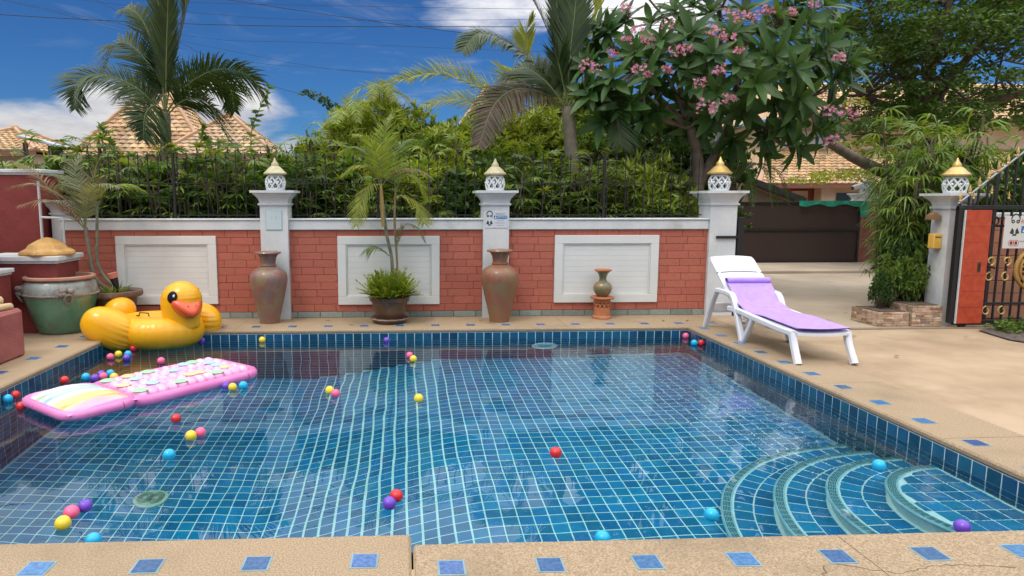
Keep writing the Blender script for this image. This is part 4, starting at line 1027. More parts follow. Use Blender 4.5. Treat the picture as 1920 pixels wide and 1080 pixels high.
# local frame: +X is towards the beak
dk.rotation_euler = (0, 0, R(-14))
def sup(v, p): return math.copysign(abs(v) ** p, v)
def puff(mb, M, r, p1=.75, p2=.8, nu=48, nv=26, cre=0, ncre=18, ca=0, cw=1.2):
    def fn(u, v):
        a = u * 2 * math.pi; b = (v - .5) * math.pi
        k = 1.0
        if cre:
            w = math.exp(-(((a - ca + math.pi) % (2 * math.pi) - math.pi) / cw) ** 2)
            k -= cre * w * abs(math.sin(v * ncre)) ** 3 * math.cos(b) ** .5
        return M @ Vector((r[0] * k * sup(math.cos(b), p2) * sup(math.cos(a), p1), r[1] * k * sup(math.cos(b), p2) * sup(math.sin(a), p1), r[2] * sup(math.sin(b), p2)))
    mb.surf(fn, nu, nv, True)
T = lambda x, y, z, rx=0, ry=0, rz=0: Matrix.Translation((x, y, z)) @ Euler((R(rx), R(ry), R(rz))).to_matrix().to_4x4()
m_ = MB()
def bodyf(u, v):       # flattened ring float with a shallow deck in the middle
    a = u * 2 * math.pi; rx, ry = .54, .44
    s = v
    if s < .55:
        q = s / .55; ang = -math.pi * .5 + q * math.pi * 1.02; tr, tz = .17, .175
        tr *= 1 - .026 * abs(math.sin(a * 17 + math.sin(a * 5))) ** 4 * (math.cos(ang) > 0)
        rr = 1; x = math.cos(a) * (rx - .17 + tr * math.cos(ang)); y = math.sin(a) * (ry - .17 + tr * math.cos(ang)); z = .165 + tz * math.sin(ang)
        if s == 0: x *= .2; y *= .2
    else:
        q = (s - .55) / .45; k = 1 - q
        x = math.cos(a) * (rx - .17) * k; y = math.sin(a) * (ry - .17) * k; z = .335 - .03 * math.sin(q * math.pi * .5) + .004 * math.sin(a * 6) * k
    return (x, y, z)
m_.surf(bodyf, 220, 34, True); m_.build('body', yel, dk, smooth=True)
m_ = MB(); puff(m_, T(-.33, -.38, .235, 0, 27, 22), (.31, .20, .215), .88, .88, nv=96, cre=.045, ncre=40, ca=0, cw=.95)
m_.build('wing', yel, dk, smooth=True)
m_ = MB(); puff(m_, T(.36, .40, .22, 0, 10, -35), (.27, .17, .19), .9, .85, nv=96, cre=.04, ncre=36, ca=-1.2, cw=1.2); m_.build('wing', yel, dk, smooth=True)
m_ = MB()
puff(m_, T(-.56, .10, .34, 0, -30, -8), (.19, .18, .16), .95, .95, nv=80, cre=.03, ncre=30, ca=-2.6, cw=1)
m_.build('tail', yel, dk, smooth=True)
# head on a thick neck
m_ = MB()
def headf(u, v):
    a = u * 2 * math.pi; z = v
    prof = [(0, .17), (.10, .205), (.25, .208), (.40, .222), (.55, .235), (.70, .228), (.80, .203), (.88, .165), (.94, .115), (.98, .062), (1.0, .001)]
    for (z0_, r0), (z1_, r1) in zip(prof, prof[1:]):
        if z0_ <= z <= z1_: r = r0 + (r1 - r0) * (z - z0_) / (z1_ - z0_); break
    r *= 1 - .022 * abs(math.sin(z * 46)) ** 8 * max(0, math.cos(a + .4)) * (z > .55) * (z < .93)
    return (.335 + r * 1.0 * math.cos(a) + .02 * z, -.045 + r * .86 * math.sin(a), .17 + z * .575)
m_.surf(headf, 56, 44, True); head = m_.build('head', yel, dk, smooth=True)
orv = mat('orange_vinyl', (.72, .085, .018), .3, (.76, .11, .03), 3, .0, coat=.3, sss=.08)
HA = R(-34)            # the head is turned towards the viewer
hc = Vector((.345, -.045, .46)); hd = Vector((math.cos(HA), math.sin(HA), 0)); hsd = Vector((-hd.y, hd.x, 0))
m_ = MB()
def beakf(u, v):
    a = u * 2 * math.pi; b = (v - .5) * math.pi
    L, Wd, Hh = .175, .170, .120
    q = math.cos(b) * math.cos(a); w_ = math.cos(b) * math.sin(a); z = math.sin(b)
    fl = 1 - .25 * max(0, q) ; up_ = .05 * (q) ** 2 * (1 if q > 0 else 0)
    smile = .075 * abs(w_) ** 2.0
    return hc + hd * (.135 + L * q) + hsd * (Wd * w_ * fl) + Vector((0, 0, -.030 + Hh * z * (1 - .25 * max(0, q)) * (1.15 if z > 0 else .8) + smile - .03 * max(0, q)))
m_.surf(beakf, 40, 24, True); beak = m_.build('beak', orv, dk, smooth=True)
m_ = MB(); P = []
for i in range(17):
    a = R(-80 + 160 * i / 16); q, w_ = math.cos(a), math.sin(a); fl = 1 - .25 * q
    P.append(hc + hd * (.142 + .176 * q) + hsd * (.172 * w_ * fl) + Vector((0, 0, -.052 + .075 * abs(w_) ** 2 - .03 * q)))
m_.tube(P, .0035, 5); m_.build('mouth_line', mat('mouth_dark', (.30, .03, .01), .5), beak)
m_ = MB()
for s_ in (-1, 1): m_.sphere(hc + hd * .272 + hsd * (.045 * s_) + Vector((0, 0, .030)), (.007,) * 3, 8, 6)
m_.build('nostrils', mat('mouth_dark', (.30, .03, .01), .5), beak); 
blk = mat('eye_black', (.012, .008, .006), .25)
for s_ in (-1, 1):
    ea = HA + s_ * R(52 if s_ < 0 else 78); n_ = Vector((math.cos(ea), math.sin(ea) * .86, .10)).normalized(); er = .232 if s_ < 0 else .210; c_ = Vector((.345 + er * math.cos(ea), -.045 + er * .86 * math.sin(ea), .585))
    M = Matrix.Translation(c_) @ n_.to_track_quat('Z', 'Y').to_matrix().to_4x4() @ Matrix.Rotation(R(-20), 4, 'Z')
    m_ = MB(); m_.sphere((0, 0, 0), (.056, .070, .009), 28, 10, M.to_3x3()); m_.v = [(x + c_.x, y + c_.y, z + c_.z) for x, y, z in m_.v]; ey = m_.build('eye', blk, dk)
    m_ = MB(); k_ = c_ + M.to_3x3() @ Vector((.016, .022, .0098)); m_.sphere(k_, (.013, .016, .003), 14, 6, None); m_ = MB(); m_.sphere((0, 0, 0), (.013, .017, .004), 14, 6, M.to_3x3()); m_.v = [(x + k_.x, y + k_.y, z + k_.z) for x, y, z in m_.v]
    m_.build('highlight', mat('eye_white', (.8, .8, .8), .3), ey)
m_ = MB(); m_.tube([(-.16, -.10, .335), (-.155, -.10, .375), (-.03, -.12, .375), (-.02, -.12, .335)], .007, 6); m_.tube([(-.20, -.095, .337), (-.16, -.10, .337)], .007, 6); m_.build('handle', bl, dk)

# ------------------------------------------------------------------ AIR MATTRESS
pinkv = mat('pink_vinyl', (.68, .17, .43), .3, (.74, .25, .51), 3, .3, 25, spec=.5, coat=.15, sss=.15)
clear = mat('clear_pink_vinyl', (.74, .33, .56), .2, (.80, .52, .68), 14, .3, 30, spec=.6, coat=.3, sss=.15)
cA, cB = W(135, 797, WZ), W(482, 708, WZ)   # near long edge
mt = thing('air_mattress', 'pink see-through air mattress with coloured dots and a rainbow pillow', 'air mattress', (cA.x, cA.y, WZ))
ux = (cB - cA).normalized(); ang = math.atan2(ux.y, ux.x); mt.rotation_euler = (0, 0, ang); Lm = 1.72; Wm = .76
m_ = MB()
def rrect(t_, x0, x1, y0, y1, r, z):
    P = []
    for (cx_, cy_, a0) in ((x1 - r, y0 + r, -90), (x1 - r, y1 - r, 0), (x0 + r, y1 - r, 90), (x0 + r, y0 + r, 180)):
        for i in range(7): a = R(a0 + 15 * i); P.append((cx_ + r * math.cos(a), cy_ + r * math.sin(a), z))
    P.append(P[0]); return P
m_.tube(rrect(0, .50, Lm, .0, Wm, .16, .040), .048, 10, False); m_.build('side_tube', pinkv, mt)
m_ = MB(); m_.surf(lambda u, v: (.50 + (Lm - .5) * (.02 + .96 * u), Wm * (.03 + .94 * v), .035), 10, 10); m_.build('base_sheet', clear, mt)
cols = [mat('dot_green', (.34, .74, .38), .3, spec=.6), mat('dot_blue', (.36, .58, .82), .3, spec=.6), mat('dot_orange', (.88, .56, .30), .3, spec=.6), None]
nx, ny = 12, 5; px_ = (Lm - .62) / nx; py_ = (Wm - .12) / ny; k = 0
bub = MB(); bub.sphere((0, 0, 0), (px_ * .60, py_ * .60, .060), 16, 9); ME_b = bub.mesh('air_pocket', clear, True)
for i in range(nx):
    for j in range(ny):
        x = .56 + (i + .5) * px_; y = .06 + (j + .5) * py_
        pk = put('air_pocket', ME_b, mt, (x, y, .060 + rnd.uniform(-.003, .003)), (0, 0, 0))
        if ((i + 2 * j) % 4 == 0 and rnd.random() < .9) or rnd.random() < .1:
            m2 = MB(); 
            m2.surf(lambda u, v: (.060 * v * math.cos(2 * math.pi * u), .060 * v * math.sin(2 * math.pi * u), .0620 - (.060 * v) ** 2 * 4.2), 18, 5, True)
            m2.build('dot', cols[rnd.randrange(3)], pk)
# pillow
m_ = MB()
m_.surf(lambda u, v: (-.02 + .54 * u, .0 + (Wm + .02) * v, .070 + .07 * math.sin(math.pi * u) ** .5 * math.sin(math.pi * v) ** .4 + .012 * math.cos(v * 2 * math.pi * 6) * math.sin(math.pi * u)), 24, 90)
m_.surf(lambda u, v: (-.02 + .54 * u, .0 + (Wm + .02) * (1 - v), .070 - .08 * math.sin(math.pi * u) ** .35 * math.sin(math.pi * v) ** .35), 24, 40)
rb_ = bpy.data.materials.new('rainbow_vinyl'); rb_.use_nodes = True; t_ = NT(rb_.node_tree); p_ = t_.n['Principled BSDF']; co = t_.new('ShaderNodeTexCoord').outputs['Object']; s_ = t_.new('ShaderNodeSeparateXYZ'); t_.put(s_.inputs[0], co)
ns = t_.noise(co, 5, 3); yy = t_.math('ADD', t_.math('DIVIDE', s_.outputs[1], Wm), t_.math('MULTIPLY_ADD', ns, .10, -.05)); cr = t_.new('ShaderNodeValToRGB'); t_.put(cr.inputs[0], yy)
els = cr.color_ramp.elements; st_ = [(0, (.78, .22, .50)), (.10, (.80, .34, .55)), (.18, (.86, .46, .12)), (.36, (.88, .60, .20)), (.42, (.86, .80, .66)), (.52, (.30, .52, .74)), (.62, (.42, .66, .80)), (.68, (.40, .66, .38)), (.76, (.50, .70, .46)), (.84, (.80, .66, .78)), (1, (.80, .60, .74))]
els[0].position, els[0].color = st_[0][0], c4(st_[0][1]); els[1].position, els[1].color = 1, c4(st_[-1][1])
for ps, c_ in st_[1:-1]: e_ = els.new(ps); e_.color = c4(c_)
sk_ = t_.noise(t_.new('ShaderNodeMapping', i_Vector=co, i_Scale=(3, 40, 8)).outputs[0], 1, 2); t_.put(p_.inputs['Base Color'], t_.mix(t_.ramp(sk_, (.5, .75, 0, .25)), cr.outputs[0], (.85, .78, .8, 1)))
p_.inputs['Roughness'].default_value = .2; p_.inputs['Coat Weight'].default_value = .6
m_.build('pillow', rb_, mt)
m_ = MB(); m_.tube(rrect(0, -.02, .51, .0, Wm + .02, .13, .055), .040, 10, False); m_.build('pillow_edge', pinkv, mt)

# ------------------------------------------------------------------ BALLS
bc = dict(red=(.62, .022, .028), pink=(.86, .13, .27), yellow=(.85, .62, .04), blue=(.01, .42, .70), purple=(.15, .06, .48))
bm_ = {k: mat('ball_' + k, v, .28, spec=.5, coat=.2) for k, v in bc.items()}
b0 = MB(); b0.sphere((0, 0, 0), .0385, 24, 14)
sm = MB(); sm.tube([(.0385 * math.cos(a), .0385 * math.sin(a), 0) for a in [2 * math.pi * i / 24 for i in range(25)]], .0008, 4, False)
BALLM = {}
for k in bc:
    mb = MB(); mb.v = list(b0.v) + [tuple(v) for v in sm.v]; mb.f = list(b0.f) + [tuple(q + len(b0.v) for q in f) for f in sm.f]; mb.m = [0] * len(mb.f); BALLM[k] = mb.mesh('ball', bm_[k], True)
balls = [(207, 669, 'pink', 'just left of the yellow one under the duck wing'), (222, 664, 'yellow', 'under the front wing of the duck'), (240, 664, 'blue', 'behind the purple one under the duck wing'), (237, 671, 'purple', 'front of the cluster under the duck wing'),
 (251, 653, 'red', 'tucked under the duck, left of its twin'), (259, 651, 'red', 'tucked under the duck, right of its twin'), (302, 677, 'pink', 'alone between the duck and the mattress'), (161, 707, 'blue', 'left of the group behind the mattress'),
 (121, 713, 'red', 'near the left wall behind the rainbow pillow'), (178, 709, 'purple', 'left of the light purple one behind the mattress'), (190, 702, 'purple', 'behind the pink one at the mattress edge'), (193, 706, 'pink', 'touching two purple ones behind the mattress'),
 (207, 700, 'blue', 'right end of the group behind the mattress'), (214, 707, 'yellow', 'half hidden behind the mattress edge'), (40, 762, 'red', 'touching the rainbow pillow at its left end'), (18, 741, 'red', 'by the left wall beside the blue one'), (5, 748, 'blue', 'cut by the left edge of the picture'),
 (343, 639, 'red', 'left end of the row under the duck chest'), (357, 637, 'blue', 'in the row under the duck chest'), (363, 631, 'yellow', 'behind the row under the duck chest'), (371, 636, 'red', 'second red one of the row under the duck chest'), (379, 634, 'purple', 'right end of the row under the duck chest'),
 (492, 637, 'yellow', 'at the far wall below the left urn'), (725, 638, 'purple', 'at the far wall below the potted palm'), (768, 666, 'pink', 'behind the yellow one right of the potted palm'), (775, 673, 'yellow', 'paired with a pink one near the far wall'),
 (618, 732, 'yellow', 'left of the touching pair in mid pool'), (629, 738, 'pink', 'right of the touching pair in mid pool'), (785, 747, 'yellow', 'alone in the middle of the pool'), (424, 724, 'purple', 'just off the far end of the mattress side'), (436, 726, 'yellow', 'between purple and blue ones beside the mattress'), (456, 723, 'blue', 'right of the yellow one beside the mattress'),
 (330, 785, 'red', 'alone in front of the mattress'), (358, 817, 'yellow', 'in front of the pink one in the left pool'), (376, 811, 'pink', 'touching the yellow one in the left pool'), (317, 853, 'blue', 'alone between the drain and the yellow one'), (160, 949, 'purple', 'farthest of the three at near left'),
 (134, 961, 'pink', 'middle of the three at near left'), (118, 981, 'yellow', 'nearest of the three at near left'), (743, 930, 'red', 'touching the purple one near the front edge'), (730, 944, 'purple', 'touching the red one near the front edge'), (1042, 849, 'red', 'alone in the right middle of the pool'),
 (1334, 965, 'blue', 'beside the widest step'), (1648, 873, 'blue', 'floating above the third step'), (1804, 988, 'purple', 'over the top step at the front edge'), (1130, 1009, 'blue', 'half hidden by the front edge, right of centre'), (175, 1013, 'blue', 'mostly hidden by the front edge at left'),
 (1281, 624, 'pink', 'in the far right corner'), (1303, 643, 'blue', 'by the right wall, next to the red one'), (1318, 643, 'red', 'against the right wall near the lounger')]
pos = []
for (px0, py0, c, lb) in balls:
    p = W(px0, py0, WZ + .024); p.x = min(max(p.x, PX0 + .045), PX1 - .045); p.y = min(max(p.y, PYN + .05), PYF - .045); pos.append([p, c, lb])
for it in range(30):
    for i in range(len(pos)):
        for j in range(i):
            d_ = pos[i][0] - pos[j][0]; l = d_.length
            if l < .0775: d_ = d_.normalized() * (.0775 - l) / 2 if l > 1e-4 else Vector((.01, 0, 0)); pos[i][0] += d_; pos[j][0] -= d_
for p, c, lb in pos:
    o = put('play_ball', BALLM[c], None, (p.x, p.y, WZ + .024), (rnd.uniform(0, 3), rnd.uniform(0, 3), 0), (rnd.uniform(.96, 1.03),) * 3)
    tag(o, '%s ball %s' % (c, lb), 'ball', 'plastic balls floating in the pool')

# ------------------------------------------------------------------ LOUNGER
plast = mat('white_plastic', (.70, .71, .78), .38, (.74, .75, .75), 4, .12, 80, spec=.5, grime=(.62, .60, .55), gscale=3, gfac=(.6, .9))
lg = thing('sun_lounger', 'white plastic sun lounger with raised back beside the far right pool corner', 'sun lounger', (3.60, 7.98, 0))
WL = .60; 
def bar_(mb, pts, w, h_):
    pts = smoothpts(pts, 5)
    for a, b in zip(pts, pts[1:]): pass
    rings = []
    for i, p in enumerate(pts):
        tg = (pts[min(i + 1, len(pts) - 1)] - pts[max(i - 1, 0)]).normalized(); sd_ = Vector((1, 0, 0)); n_ = sd_.cross(tg).normalized()
        c = [(-1, -.6), (-.6, -1), (.6, -1), (1, -.6), (1, .6), (.6, 1), (-.6, 1), (-1, .6)]
        rings.append(mb.vs([p + sd_ * (q[0] * w / 2) + n_ * (q[1] * h_ / 2) for q in c]))
    for a, b in zip(rings, rings[1:]):
        for j in range(8): mb.face(a + j, a + (j + 1) % 8, b + (j + 1) % 8, b + j)
    mb.face(*[rings[0] + j for j in reversed(range(8))]); mb.face(*[rings[-1] + j for j in range(8)])
# profile (y is negative towards the foot end)
def seatz(y): return .335 - .035 * min(max((-y - .75) / 1.1, 0), 1) - .02 * math.sin(min(max((-y - .75) / .5, 0), 1) * math.pi)
hinge = Vector((0, -.74, .335)); topb = Vector((0, -.03, .845))
for s_, x in ((0, .035), (1, WL - .035)):
    m_ = MB(); bar_(m_, [(x, -.02, .0), (x, -.14, .26), (x, -.27, .455), (x, -.34, .48), (x, -.58, .475), (x, -.68, .44), (x, -.80, .25), (x, -.93, .0)], .062, .055); m_.build('arm_frame', plast, lg)
    m_ = MB(); bar_(m_, [(x, -.95, .0), (x, -1.08, .20), (x, -1.13, .29)], .05, .05); m_.build('leg', plast, lg)
    m_ = MB(); bar_(m_, [(x - .005 + .01 * s_, -1.99, .0), (x, -1.90, .16), (x, -1.86, .27)], .06, .065); m_.build('leg', plast, lg)
    m_ = MB(); bar_(m_, [(x, -.60, .31), (x, -.8, .315), (x, -1.2, .295), (x, -1.6, .275), (x, -1.88, .27)], .055, .06); m_.build('side_rail', plast, lg)
m_ = MB()   # seat deck
def deckf(u, v):
    y = -.74 - 1.17 * v; r_ = 1 - .10 * max(0, (v - .9) / .1) ** 2
    return (WL / 2 + (u - .5) * (WL - .04) * r_, y, seatz(y) - .012 * math.sin(u * math.pi) + (-.02 * max(0, (v - .95) / .05)))
m_.surf(deckf, 14, 30); m_.surf(lambda u, v: tuple(Vector(deckf(1 - u, v)) - Vector((0, 0, .022))), 14, 30)
m_.surf(lambda u, v: tuple(Vector(deckf(u, 1)) - Vector((0, 0, .022 * v))), 14, 2); m_.build('seat', plast, lg)
m_ = MB(); bd = (topb - hinge); bn = Vector((0, -bd.z, bd.y)).normalized() if False else Vector((0, -1, 0)).cross(Vector((1, 0, 0))); bn = bd.cross(Vector((1, 0, 0))).normalized()
def backf(u, v, off=0):
    ww = (WL - .05) * (1 - .07 * max(0, (v - .93) / .07) ** 2) * (.98 - .02 * v)
    p = hinge + bd * v + bn * (-.018 * math.sin(math.pi * u) + off + .03 * (v > .80) * 0)
    return (WL / 2 + (u - .5) * ww, p.y, p.z)
sgn = 1 if bn.y < 0 else -1
def panel_(v0, v1):
    n = 14
    m_.surf(lambda u, v: backf(u, v0 + (v1 - v0) * v), 12, n); m_.surf(lambda u, v: backf(1 - u, v0 + (v1 - v0) * v, -.028 * sgn), 12, n)
    for u_ in (0, 1):
        m_.surf(lambda u, v: tuple(Vector(backf(u_, v0 + (v1 - v0) * v)).lerp(Vector(backf(u_, v0 + (v1 - v0) * v, -.028 * sgn)), u if u_ else 1 - u)), 2, n)
    for v_ in (v0, v1):
        m_.surf(lambda u, v: tuple(Vector(backf(u, v_)).lerp(Vector(backf(u, v_, -.028 * sgn)), v if v_ == v0 else 1 - v)), 12, 2)
panel_(0, .66); panel_(.685, 1.0)
for u_ in (.06, .94):
    m_.tube([backf(u_, .6, -.02 * sgn), backf(u_, .75, -.02 * sgn)], .02, 6)
m_.build('backrest', plast, lg)
m_ = MB(); m_.box(.05, WL - .05, -.10, -.06, .18, .30, .01); m_.box(.06, WL - .06, -1.40, -1.34, .225, .265, .008); m_.box(.06, WL - .06, -.90, -.86, .24, .29, .008); m_.build('cross_bar', plast, lg)
# purple mat
pur = mat('purple_mat', (.42, .27, .72), .65, (.47, .31, .76), 20, .35, 120)
mtx = thing('exercise_mat', 'light purple foam mat spread along the white lounger, its top end rolled', 'mat', (3.60, 7.98, 0))
pth = []
v0 = .44
for i in range(14):
    a = R(-160 + 250 * i / 13); c_ = Vector(backf(.5, v0)) + bn * (.045 * sgn); c_.x = 0
    pth.append((c_.y + .040 * math.cos(a) * 1, c_.z + .040 * math.sin(a)))
pth = [(p[0], p[1]) for p in pth]
top_c = Vector(backf(.5, v0)) + bn * (.040 * sgn); 
axn = Vector((0, bn.y * sgn, bn.z * sgn)); axu = Vector((0, bd.y, bd.z)).normalized(); pth = []
for i in range(16):
    a = R(430 - 250 * i / 15 - 70 + 0); a = R(-90 + 330 * (1 - i / 15)) 
    q = top_c + axu * (.034 * math.cos(a + R(90) * 0)) + axn * (.034 * math.sin(a)); pth.append((q.y, q.z))
for v in (.38, .3, .2):
    q = Vector(backf(.5, v)) + bn * (.024 * sgn); pth.append((q.y, q.z))
for y in (-.72, -.82, -.95, -1.1, -1.3, -1.5, -1.7, -1.85, -1.915): pth.append((y, seatz(y) + .016 + .05 * max(0, 1 - (abs(y) - .68) * 3.4)))
P3 = smoothpts([(0, a, b) for a, b in pth], 4); nP = len(P3)
def matf(u, v, off=0):
    i = min(int(v * (nP - 1)), nP - 2); f = v * (nP - 1) - i; p = P3[i].lerp(P3[i + 1], f); tg = (P3[i + 1] - P3[i]).normalized(); n_ = Vector((1, 0, 0)).cross(tg)
    sag = -.010 * math.sin(u * math.pi) * (p.y < -.5)
    p = p + n_ * off
    return (WL / 2 + (u - .5) * .50 + .006 * math.sin(v * 14), p.y, p.z + sag + .004)
m_ = MB(); m_.surf(lambda u, v: matf(u, v, .0), 10, nP); m_.surf(lambda u, v: matf(1 - u, v, -.009), 10, nP)
for u_ in (0, 1): m_.surf(lambda u, v: tuple(Vector(matf(u_, v)).lerp(Vector(matf(u_, v, -.009)), u if u_ == 0 else 1 - u)), 2, nP)
m_.build('mat', pur, mtx)

# ================================================================== PLANTS
def leafmat(name, a, b, isl=.35, rough=.42, transl=.35, spec=.4):
    return mat(name, a, rough, b, 2.2, 0, isl=isl, transl=transl, spec=spec)
L_dark = leafmat('leaf_dark', (.035, .080, .018), (.065, .125, .028))
L_mid = leafmat('leaf_mid', (.085, .155, .024), (.14, .21, .038))
L_lime = leafmat('leaf_lime', (.20, .27, .035), (.27, .33, .055))
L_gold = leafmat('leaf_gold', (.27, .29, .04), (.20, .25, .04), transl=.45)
L_palm = leafmat('palm_leaf', (.030, .058, .018), (.055, .088, .028), isl=.3, rough=.42, transl=.22)
L_frang = leafmat('frangipani_leaf', (.040, .10, .026), (.070, .14, .036), isl=.0, rough=.35, transl=.3)
L_frang2 = leafmat('frangipani_leaf_run', (.040, .10, .026), (.070, .14, .036), isl=.4, rough=.35, transl=.3)
L_rain = leafmat('rain_tree_leaf', (.034, .080, .012), (.075, .135, .018), isl=.4, transl=.3)
L_brown = leafmat('dry_leaf', (.20, .12, .06), (.14, .13, .05), transl=.3)
stemg = mat('green_stem', (.12, .15, .05), .6, (.18, .20, .08), 9)
bark = mat('grey_bark', (.13, .10, .075), .85, (.20, .16, .12), 7, 1, 30)
barkd = mat('dark_bark', (.055, .038, .028), .9, (.10, .07, .05), 7, 1, 30)
barkp = mat('palm_bark', (.15, .135, .09), .8, (.22, .19, .14), 9, .8, 30)
UP = Vector((0, 0, 1))
def rv(a, b): return rnd.uniform(a, b)
def rdir(z0=-1, z1=1):
    a = rv(0, 2 * math.pi); z = rv(z0, z1); r = math.sqrt(max(0, 1 - z * z)); return Vector((r * math.cos(a), r * math.sin(a), z))
def fan(mb, p, d, L, n=9, w=.035, spread=100, droop=.35, tilt=None):
    d = Vector(d).normalized(); s = d.cross(UP)
    if s.length < .1: s = Vector((1, 0, 0))
    s.normalize(); nrm = s.cross(d)
    for i in range(n):
        a = R(-spread + 2 * spread * i / (n - 1)) if n > 1 else 0
        dd = d * math.cos(a) + s * math.sin(a) + nrm * rv(-.08, .12)
        mb.blade(p, dd, nrm, L * (1 - .25 * abs(a) / R(spread)) * rv(.85, 1.1), w, droop * rv(.5, 1.3), 3, (.5, 1, .8))
def rhapis(seed, H, m, nst=6, droop=.35, L=.25, w=.030, rad=.16, ln=.18):
    rnd.seed(seed); lf = MB(); st = MB()
    for k in range(nst):
        a = rv(0, 6.28); b = Vector((rad * math.cos(a) * rv(.2, 1), rad * math.sin(a) * rv(.2, 1), 0)); h = H * rv(.65, 1); lean = Vector((math.cos(a) * ln, math.sin(a) * ln, 1)).normalized()
        st.tube([b, b + lean * h], .011, 5, False)
        for j in range(13):
            q = .30 + .70 * j / 12; aa = a + j * 2.4; p0 = b + lean * h * q; el_ = R(rv(10, 60)); d = Vector((math.cos(aa) * math.cos(el_), math.sin(aa) * math.cos(el_), math.sin(el_))); pl = rv(.10, .20)
            st.tube([p0, p0 + d * pl], .004, 3, False); fan(lf, p0 + d * pl, d + Vector((0, 0, -.25)), L * rv(.8, 1.15), rnd.choice((7, 8, 9, 10)), w, rv(70, 105), droop)
    return lf.mesh('foliage', m, False), st.mesh('stems', stemd, False)
stemd = mat('cane_stem', (.09, .07, .04), .8, (.14, .12, .07), 9)
def plant_from(meshes, nm, label, cat, loc, rz, sc, group):
    t = thing(nm, label, cat, loc, rz, group); put('foliage', meshes[0], t, scale=(sc,) * 3); put('stems', meshes[1], t, scale=(sc,) * 3)
    return t
def bush(seed, W_, H, m, nl=1500, ls=.13, lw=.05, low=.15, aim=.5):
    """leaf rosettes spread through clumps of a crown"""
    rnd.seed(seed); lf = MB(); st = MB(); clumps = []
    nc = max(6, int(nl / 130))
    for k in range(nc):
        d = rdir(-.3, 1); r = rv(.55, 1.0); clumps.append((Vector((d.x * W_ * r, d.y * W_ * r * .8, H * (.5 + .5 * d.z * r))), rv(.16, .34)))
    for c, s in clumps:
        st.tube([(c.x * .1, c.y * .1, 0), (c.x * .5, c.y * .5, c.z * .6), tuple(c)], [.03, .02, .008], 5, False)
        for q in range(int(nl / nc / 6)):
            p = c + rdir() * s * rv(.3, 1) ; dd = (rdir(-.2, 1) + (p - c) * 2).normalized()
            for i in range(6):
                d2 = (dd + rdir() * .9).normalized(); lf.blade(p, d2, rdir(.2, 1), ls * rv(.7, 1.25), lw, .25 * ls / .13 * rv(.3, 1) * .4, 2, (.6, 1))
    return lf.mesh('foliage', m, False), st.mesh('stems', barkd, False)
# variants
RH = [rhapis(11, 2.1, L_dark, 8), rhapis(12, 2.1, L_mid, 8), rhapis(13, 2.05, L_mid, 7, .5), rhapis(14, 2.0, L_lime, 7, .45), rhapis(15, 2.1, L_dark, 9, .25)]
BU = [bush(21, .70, 1.5, L_dark, 4200, .12, .05), bush(22, .70, 1.5, L_mid, 4200, .13, .042), bush(23, .70, 1.5, L_lime, 4400, .17, .032), bush(24, .70, 1.5, L_gold, 4200, .14, .028), bush(25, .70, 1.5, L_mid, 3200, .19, .055)]
rnd.seed(5)
LMK = [(-4.55, 'the corner pillar'), (-3.66, 'the left panel left edge'), (-3.02, 'the middle of the left panel'), (-2.40, 'the left panel right edge'), (-1.65, 'the plaque pillar'), (-.87, 'the middle panel left edge'),
       (-.2, 'the tall potted palm'), (.44, 'the middle panel right edge'), (1.17, 'the notice pillar'), (1.95, 'the right panel left edge'), (2.55, 'the small green vase'), (3.33, 'the right panel right edge'), (4.16, 'the pillar by the lounger')]
USED = set()
def once(a, alts, b):
    for w in (a,) + alts:
        l = w + b
        if l not in USED: break
    USED.add(l); return l
def near(x, y):
    xw = x * 8.8 / y; d, n = min((abs(xw - a), i) for i, (a, _) in enumerate(LMK)); dx = xw - LMK[n][0]
    return ('in line with ' if abs(dx) < .08 else ('just ' if abs(dx) < .22 else '') + ('left of ' if dx < 0 else 'right of ')) + LMK[n][1]
# hedge right behind the fence
x = -5.3
while x < 3.75:
    m = rnd.choice((0, 3, 1, 1, 2, 4)) if x < 0 else rnd.choice((0, 1, 3, 2, 4, 3)); H = rv(1.0, 1.16) if x < -1.4 else rv(.92, 1.05); yy = rv(9.5, 9.75)
    plant_from(RH[m], 'lady_palm', once('fan-leaved palm close behind the fence, ', ('another fan-leaved palm beside it, close behind the fence, ',), near(x, yy)), 'palm shrub', (x, yy, 0), rv(0, 6), H, 'lady palms in the hedge behind the iron fence'); x += .23
x = -5.4
while x < 3.75:
    m = rnd.choice((0, 1, 4, 1, 2, 3)); yy = rv(9.95, 10.25)
    t = thing('hedge_shrub', 'dense shrub inside the hedge, ' + near(x, yy), 'shrub', (x, yy, 0), rv(0, 6), 'shrubs in the hedge behind the iron fence')
    s_ = rv(.95, 1.15); put('foliage', BU[m][0], t, loc=(0, 0, .25), scale=(s_, s_, s_ * 1.1)); put('stems', BU[m][1], t, scale=(s_, s_, s_ * 1.25)); x += .50
x = -5.6
while x < 3.8:
    yy = rv(10.6, 11.0)
    plant_from(RH[rnd.choice((1, 3, 2))], 'lady_palm', 'taller fan palm behind the hedge, ' + near(x, yy), 'palm shrub', (x, yy, 0), rv(0, 6), rv(1.1, 1.26) if x < -1.2 else rv(1.12, 1.3), 'taller fan palms at the back of the hedge'); x += .36
